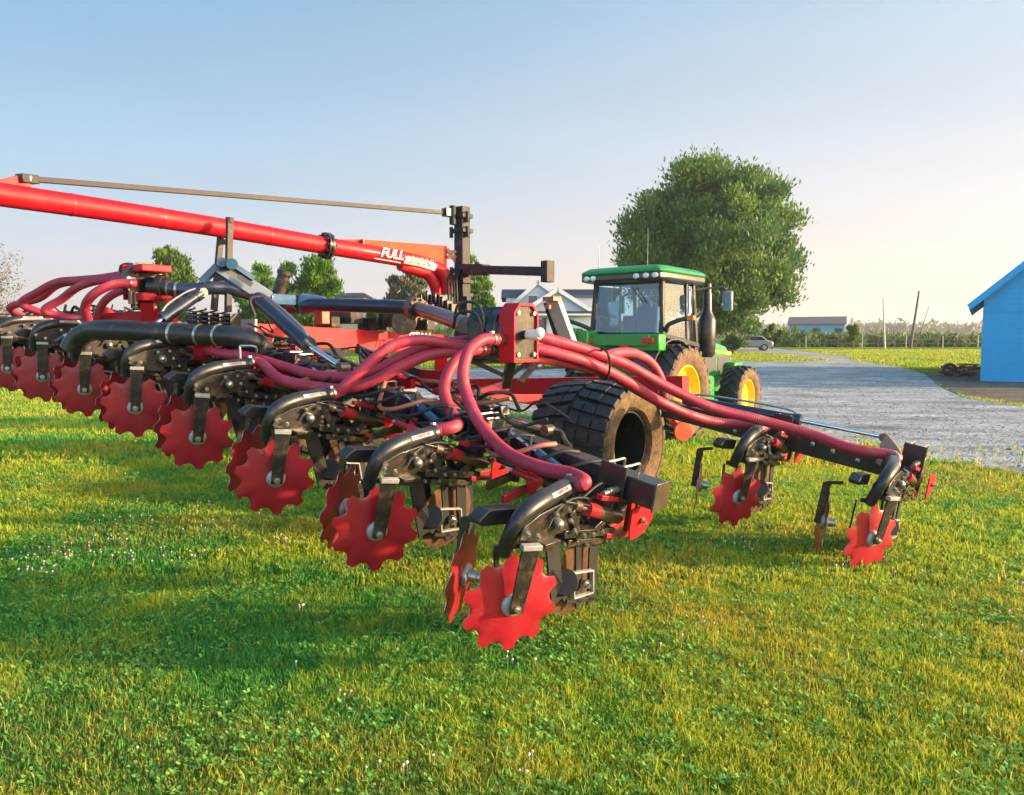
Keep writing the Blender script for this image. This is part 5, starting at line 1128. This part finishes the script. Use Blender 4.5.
for s_ in (-1, 1): b.bar((W_/2+s_*(W_/2+oh), -.53, Hw-oh*sl+.12), (W_/2, -.53, ap+.14), .05, .26)
b.build('fascia', M['barnblue'], barn, smooth=0)
# farmhouse
HY = 60; k_ = HY/F
def hx(px): return (px-CX)*k_
def hz_(py): return P(500, py, HY).z
h0 = empty('farmhouse', (hx(540), HY, float(gh(0, HY)))); tag(h0, 'pale grey sided farmhouse with two front gables and dark roof behind the red hose box', 'house')
def hl(px, py, dy=0): return Vector((hx(px)-hx(540), dy, hz_(py)-float(gh(0, HY))))
def zz(py): return hz_(py)-float(gh(0, HY))
b = MB(); x0, x1 = hl(506, 0).x, hl(596, 0).x; b.box(((x0+x1)/2, 4.5, zz(297)/2), (x1-x0, 7, zz(297)))
g0, g1, ga = hl(500, 316), hl(586, 316), hl(538, 281); b.prism([(g0.x+.3, 1, 0), (g1.x-.3, 1, 0), (g1.x-.3, 1, g1.z), (ga.x, 1, ga.z-.1), (g0.x+.3, 1, g0.z)], (0, .3, 0))
q0, q1, qa = hl(520, 314), hl(592, 314), hl(556, 291); b.prism([(q0.x+.2, -1.5, 0), (q1.x-.2, -1.5, 0), (q1.x-.2, -1.5, q1.z), (qa.x, -1.5, qa.z-.12), (q0.x+.2, -1.5, q0.z)], (0, .3, 0))
b.box(((q0.x+q1.x)/2, 0, q0.z/2-.1), (q1.x-q0.x-.3, 2.8, q0.z-.2))
b.build('wall', M['siding_w'], h0, smooth=0)
def gable(xa, za, xe, ze, y0_, y1_, th=.14):
    b.add([(xe, y0_, ze), (xa, y0_, za), (xa, y1_, za), (xe, y1_, ze), (xe, y0_, ze+th), (xa, y0_, za+th), (xa, y1_, za+th), (xe, y1_, ze+th)], [(0, 1, 2, 3), (7, 6, 5, 4), (0, 4, 5, 1), (1, 5, 6, 2), (2, 6, 7, 3), (3, 7, 4, 0)])
b = MB(); zr, ze = zz(285.5), zz(297)
xl, xr_ = hl(501, 0).x, hl(600, 0).x
b.add([(xl, .9, ze), (xr_, .9, ze), (xr_, 4.5, zr), (xl, 4.5, zr), (xr_, 8.2, ze), (xl, 8.2, ze)], [(0, 1, 2, 3), (3, 2, 4, 5), (0, 5, 4, 1), (0, 3, 5), (1, 4, 2)])
gable(ga.x, ga.z, g0.x, g0.z, .7, 6); gable(ga.x, ga.z, g1.x, g1.z, .7, 6); gable(qa.x, qa.z, q0.x, q0.z, -1.9, 1.2); gable(qa.x, qa.z, q1.x, q1.z, -1.9, 1.2)
b.bar(hl(512, 313.5, -1.9), hl(596, 313.5, -1.9), .6, .22)
b.build('roof', M['roof_d'], h0, smooth=0)
b = MB(); 
for (pa, pb, y_) in ((ga, g0, .66), (ga, g1, .66), (qa, q0, -1.94), (qa, q1, -1.94)): b.bar((pa.x, y_, pa.z+.0), (pb.x, y_, pb.z+.0), .06, .3)
b.bar(hl(514, 315.5, -2.25), hl(596, 315.5, -2.25), .06, .14); b.build('gable_trim', M['trim'], h0, smooth=0)
for (px, py, w, h, y_) in ((533, 299, .7, .6, .83), (537, 328, .9, 1.3, -1.67), (546, 298, .5, .3, .83)):
    c = hl(px, py, y_); b = MB(); b.box(c, (w+.16, .05, h+.16)); wf = b.build('window', M['trim'], h0); b = MB(); b.box(c+Vector((0, -.03, 0)), (w, .03, h)); b.build('pane', M['windowglass'], wf)
for px in (530.5, 543.5): b = MB(); b.box(hl(px, 328, -1.68), (.3, .06, 1.5)); b.build('shutter', M['shutter'], h0)
# low building glimpsed over the pipe
c = P(347, 345, 75); lb = empty('low_house', (c.x, 75, float(gh(c.x, 75)))); tag(lb, 'low pale building with a dark hipped roof seen just over the black feed pipe', 'house')
ztop = P(347, 291, 75).z-float(gh(0, 75)); zev = P(347, 297, 75).z-float(gh(0, 75)); hw_ = 20/F*75
b = MB(); b.box((0, 3, zev/2), (hw_*2-.4, 6, zev)); b.build('wall', mat('tan_wall', (.5, .42, .34), .8), lb, smooth=0)
b = MB(); b.add([(-hw_, -.4, zev), (hw_, -.4, zev), (hw_, 6.4, zev), (-hw_, 6.4, zev), (-hw_*.5, 3, ztop), (hw_*.6, 3, ztop)], [(0, 1, 5, 4), (1, 2, 5), (2, 3, 4, 5), (3, 0, 4), (3, 2, 1, 0)]); b.build('roof', M['roof_d'], lb, smooth=0)
b = MB()
for x in (-1.2, -.3, .9): b.box((x, -.03, zev-.6), (.5, .05, .8))
b.build('window', M['trim'], lb)
# far blue shed
FYd = 135; c = P(816, 338, FYd); z0_ = float(gh(c.x, FYd)); fs_ = empty('blue_shed', (c.x, FYd, z0_), R(-24)); tag(fs_, 'long light blue shed with a dark metal roof far off beside the big tree', 'shed')
ze, zr, hw_ = P(816, 324, FYd).z-z0_, P(816, 316, FYd).z-z0_, 27.5/F*FYd
b = MB(); b.box((0, 4, ze/2), (hw_*2-.5, 7.5, ze)); b.build('wall', M['farblue'], fs_, smooth=0)
b = MB(); b.add([(-hw_, -.3, ze), (hw_, -.3, ze), (hw_, 4, zr), (-hw_, 4, zr), (hw_, 8.3, ze), (-hw_, 8.3, ze)], [(0, 1, 2, 3), (3, 2, 4, 5), (0, 3, 5), (1, 4, 2), (0, 5, 4, 1)]); b.build('roof', mat('plum_metal_roof', (.14, .11, .13), .6, 0, .1, 2), fs_, smooth=0)
for kx in (-6, 0, 6): b = MB(); b.box((kx*.6, .2, ze*.45), (1.2, .1, ze*.7)); b.build('door', M['shutter'], fs_)

# ------------------------------------------------------------------ poles, fence, cars, scrap, mast tower
def pole(name, label, pb, pt_, Y, r0, r1, m_, cat='pole', group=None):
    a = P(pb[0], pb[1], Y); z = float(gh(a.x, Y)); e_ = P(pt_[0], pt_[1], Y); o_ = Vector((a.x, Y, z)); b = MB(); v = Vector((e_.x, Y, e_.z))-o_; n_ = 6; b.sweep([o_*0+Vector((v.x*t/n_, .03*math.sin(t), v.z*t/n_-.2*(t == 0))) for t in range(n_+1)], [r0+(r1-r0)*t/n_ for t in range(n_+1)], 10)
    o = b.build(name, m_, None); o.location = o_; tag(o, label, cat, group); return o
pole('wooden_pole', 'thin pale upright pole left of the leaning dark pole', (885, 346), (883, 297), 90, .13, .06, M['palepole'])
lp = pole('leaning_pole', 'dark wooden pole leaning right above the far fence', (910.5, 346), (919, 291), 90, .17, .10, M['deadwood'])
pole('slanted_stick', 'thin slanted branch rising from the leaning dark pole', (916, 326), (929, 306), 90.2, .06, .03, M['deadwood'], 'branch')
tz = P(599, 245, 260); tb = float(gh(tz.x, 260)); b = MB()
Ht = tz.z-tb
for (dx, dy) in ((-.9, -.5), (.9, -.5), (0, .9)): b.cyl((dx, dy, 0), (dx*.7, dy*.7, Ht*.78), .12, n=6)
for i in range(14):
    z = Ht*.78*i/14; s_ = 1-.3*i/14; s2 = 1-.3*(i+1)/14; q = [(-.9, -.5), (.9, -.5), (0, .9)]
    for j in range(3): b.cyl((q[j][0]*s_, q[j][1]*s_, z), (q[(j+1) % 3][0]*s2, q[(j+1) % 3][1]*s2, z+Ht*.78/14), .06, n=4)
b.cyl((0, 0, Ht*.76), (0, 0, Ht), .3, .06, n=8); o = b.build('radio_mast', mat('pale_mast_paint', (.6, .58, .6), .6), None); o.location = (tz.x, 260, tb); tag(o, 'slim pale radio mast rising behind the tractor cab', 'mast')
# fence: separate posts with a rail, one fence
fe = empty('fence', (0, 0, 0)); tag(fe, 'post and rail fence with pale posts across the far side of the lawn', 'fence')
prev = None
fpx = [806, 820, 838, 862, 878, 895, 906, 922, 938, 943, 954, 966, 978]
for i, px in enumerate(fpx):
    Yd = 98+3*(i/len(fpx)); a = P(px, 345, Yd); z = float(gh(a.x, Yd)); h_ = (1.5, 1.2, 1.7)[i % 3]+.2*random.random(); b = MB(); b.bar((a.x, Yd, z-.2), (a.x+random.uniform(-.05, .05), Yd, z+h_), .09, .09, up=(0, 1, 0)); b.build('post', M['deadwood'] if i % 3 else M['palepole'], fe)
    if prev:
        for hz2 in (.55, 1.05): b = MB(); b.bar((prev[0], Yd-.1, prev[1]+hz2), (a.x, Yd, z+hz2), .03, .035); b.build('rail', M['deadwood'], fe)
    prev = (a.x, z)
def car(name, label, px, py, Y, rz, body, scale=1.0):
    a = P(px, py, Y); r_ = empty(name, (a.x, Y, float(gh(a.x, Y))), rz); tag(r_, label, 'car'); S_ = scale
    prof = [(-2.2, .35), (-2.25, .75), (-2.1, .95), (-1.7, 1.0), (-1.2, 1.42), (.3, 1.45), (.95, 1.02), (1.9, .88), (2.2, .7), (2.22, .35)]
    b = MB(); b.prism([(x*S_, 0, z*S_) for x, z in prof], (0, 1.75*S_, 0)); b.build('body', body, r_, bevel=.12)
    b = MB(); b.prism([(x*S_, 0, z*S_) for x, z in ((-1.5, 1.02), (-1.12, 1.34), (.25, 1.36), (.75, 1.02))], (0, 1.78*S_, 0)); b.build('window', M['carglass'], r_)
    b = MB(); b.prism([(x*S_, 0, z*S_) for x, z in ((.38, 1.40), (.92, 1.06), (.96, 1.09), (.42, 1.43))], (0, 1.5*S_, 0)); b.prism([(x*S_, 0, z*S_) for x, z in ((-1.65, 1.06), (-1.25, 1.39), (-1.29, 1.42), (-1.69, 1.09))], (0, 1.5*S_, 0)); b.build('windscreen', M['carglass'], r_)
    for x in (-1.4, 1.4):
        for y in (-.8, .8):
            b = MB(); b.lathe((x*S_, y*S_, .33*S_), (0, 1, 0), [(-.1, .2), (-.1, .33*S_), (.1, .33*S_), (.1, .2)], 20); w_ = b.build('wheel', M['rubber'], r_); b = MB(); b.cyl((x*S_, (y-.12 if y < 0 else y+.0)*S_, .33*S_), (x*S_, (y if y < 0 else y+.12)*S_, .33*S_), .2*S_, n=14); b.build('rim', M['galv'], w_)
    b = MB(); b.box((2.2*S_, .6*S_, .68*S_), (.06, .3, .12)); b.box((2.2*S_, -.6*S_, .68*S_), (.06, .3, .12)); b.build('headlight', M['lamp'], r_)
    return r_
car('parked_car', 'silver car parked on the lane at the foot of the large tree', 748, 350, 74, R(170), M['silvercar'])
car('parked_car', 'dark blue car parked before the farmhouse, half hidden by red hoses', 556, 350, 44, R(20), M['bluecar'])
# scrap heap beside barn
sc_ = G(962, 376); sp_ = empty('scrap_heap', (sc_.x, sc_.y, float(gh(sc_.x, sc_.y)))); tag(sp_, 'low heap of old dark timber and scrap beside the corner of the blue barn', 'scrap heap')
b = MB(); random.seed(5)
for i in range(24): 
    a = random.random()*3; c = Vector((random.uniform(-.6, .7), random.uniform(-.4, .4), random.uniform(.05, .45))); d = Vector((math.cos(a)*.5, math.sin(a)*.3, random.uniform(-.1, .1))); b.bar(c-d, c+d, .12, .1)
b.build('timber', M['scrap'], sp_, bevel=.01)
b = MB(); b.lathe((-.75, -.2, .32), (.3, 1, .1), [(-.1, .2), (-.1, .34), (.1, .34), (.1, .2)], 20, closed=True); b.build('tyre', M['rubber'], sp_)
b = MB(); b.bar((-.1, 0, .58), (.75, .1, .56), .5, .1); b.build('board', M['tarp'], sp_)

hb = MB(); hb.box((0, 2200, 34), (6600, 4900, 72)); hz = hb.build('haze', None, None, smooth=0); hz['kind'] = 'stuff'; hz['label'] = 'thin warm evening haze over the far fields'
hm, HN, HL = nt('haze_air'); HN.remove(HN['Principled BSDF']); pv = HN.new('ShaderNodeVolumePrincipled'); pv.inputs['Color'].default_value = (.86, .90, .98, 1); pv.inputs['Density'].default_value = .0004; pv.inputs['Anisotropy'].default_value = .3
HL.new(pv.outputs[0], HN['Material Output'].inputs['Volume']); hz.data.materials.clear(); hz.data.materials.append(hm)
# ------------------------------------------------------------------ light and sky
SUN_EL, SUN_AZ = R(12), R(96)      # azimuth clockwise from +Y (away from the viewer)
sd = bpy.data.lights.new('sun', 'SUN'); sd.energy = 3.3; sd.angle = R(1.5); sd.color = (1.0, .70, .40)
so = bpy.data.objects.new('sun', sd); COL.objects.link(so)
dirv = Vector((math.sin(SUN_AZ)*math.cos(SUN_EL), math.cos(SUN_AZ)*math.cos(SUN_EL), math.sin(SUN_EL))); so.rotation_euler = dirv.to_track_quat('Z', 'Y').to_euler()
w = bpy.data.worlds.new('World'); SC.world = w; w.use_nodes = True; N = w.node_tree.nodes; Lk = w.node_tree.links; bg = N['Background']
sky = N.new('ShaderNodeTexSky'); sky.sky_type = 'NISHITA'; sky.sun_disc = False; sky.sun_elevation = SUN_EL; sky.sun_rotation = SUN_AZ; sky.altitude = 100; sky.air_density = 1.0; sky.dust_density = 2.0; sky.ozone_density = 2.0
tc = N.new('ShaderNodeTexCoord'); sx = N.new('ShaderNodeSeparateXYZ'); Lk.new(tc.outputs['Generated'], sx.inputs[0])
def wr(a, b_, sock):
    m = N.new('ShaderNodeMapRange'); m.interpolation_type = 'SMOOTHSTEP'; m.inputs['From Min'].default_value = a; m.inputs['From Max'].default_value = b_; Lk.new(sock, m.inputs['Value']); return m.outputs['Result']
def wm(f, a, b_):
    m = N.new('ShaderNodeMixRGB')
    for i, v in enumerate((f, a, b_)):
        if hasattr(v, 'is_linked'): Lk.new(v, m.inputs[i])
        else: m.inputs[i].default_value = v if i == 0 else (*v, 1)
    return m.outputs[0]
EX = 1.0/3.86/.15
def k_(c): return tuple(v*EX for v in c)
side = wr(-.75, .75, sx.outputs['X'])
low = wm(side, k_((.70, .62, .68)), k_((1.05, .80, .68)))
mid = wm(side, k_((.40, .60, .78)), k_((.88, .82, .80)))
top = wm(side, k_((.05, .30, .56)), k_((.30, .58, .78)))
c1 = wm(wr(.0, .25, sx.outputs['Z']), low, mid); c2 = wm(wr(.10, .58, sx.outputs['Z']), c1, top)
fin = wm(.86, sky.outputs[0], c2); 
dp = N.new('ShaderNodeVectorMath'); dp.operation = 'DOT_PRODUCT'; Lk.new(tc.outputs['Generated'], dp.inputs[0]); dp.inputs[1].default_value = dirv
glow = wm(wr(.55, 1.0, dp.outputs['Value']), (1, 1, 1), (4.5, 3.4, 2.2))  # sky round the unseen sun brightened as added fill
back = wm(wr(-.15, -.7, sx.outputs['Y']), (1, 1, 1), (2.1, 2.1, 2.1))  # sky behind the viewer brightened, added to fill surfaces facing the camera
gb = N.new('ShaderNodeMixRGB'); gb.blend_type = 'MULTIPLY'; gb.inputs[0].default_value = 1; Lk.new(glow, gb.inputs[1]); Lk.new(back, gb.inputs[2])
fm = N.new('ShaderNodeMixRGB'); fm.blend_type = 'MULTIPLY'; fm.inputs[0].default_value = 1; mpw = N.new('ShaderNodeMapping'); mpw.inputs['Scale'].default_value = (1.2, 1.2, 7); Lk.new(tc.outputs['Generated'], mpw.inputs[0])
nw = N.new('ShaderNodeTexNoise'); nw.inputs['Scale'].default_value = 1.6; nw.inputs['Detail'].default_value = 5; Lk.new(mpw.outputs[0], nw.inputs['Vector'])
rw = N.new('ShaderNodeMapRange'); rw.inputs['From Min'].default_value = .3; rw.inputs['From Max'].default_value = .7; rw.inputs['To Min'].default_value = .965; rw.inputs['To Max'].default_value = 1.035; Lk.new(nw.outputs['Fac'], rw.inputs['Value'])
vm = N.new('ShaderNodeVectorMath'); vm.operation = 'SCALE'; Lk.new(fin, vm.inputs[0]); Lk.new(rw.outputs['Result'], vm.inputs['Scale']); fin = vm.outputs[0]
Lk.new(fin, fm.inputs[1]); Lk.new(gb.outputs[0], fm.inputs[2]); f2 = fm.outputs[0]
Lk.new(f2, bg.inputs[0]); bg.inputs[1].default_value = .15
SC.view_settings.view_transform = 'Standard'; SC.view_settings.look = 'None'; SC.view_settings.exposure = 1.88; SC.view_settings.gamma = 1
SC.cycles.use_denoising = True
SC.cycles.max_bounces = 6; SC.cycles.transparent_max_bounces = 8
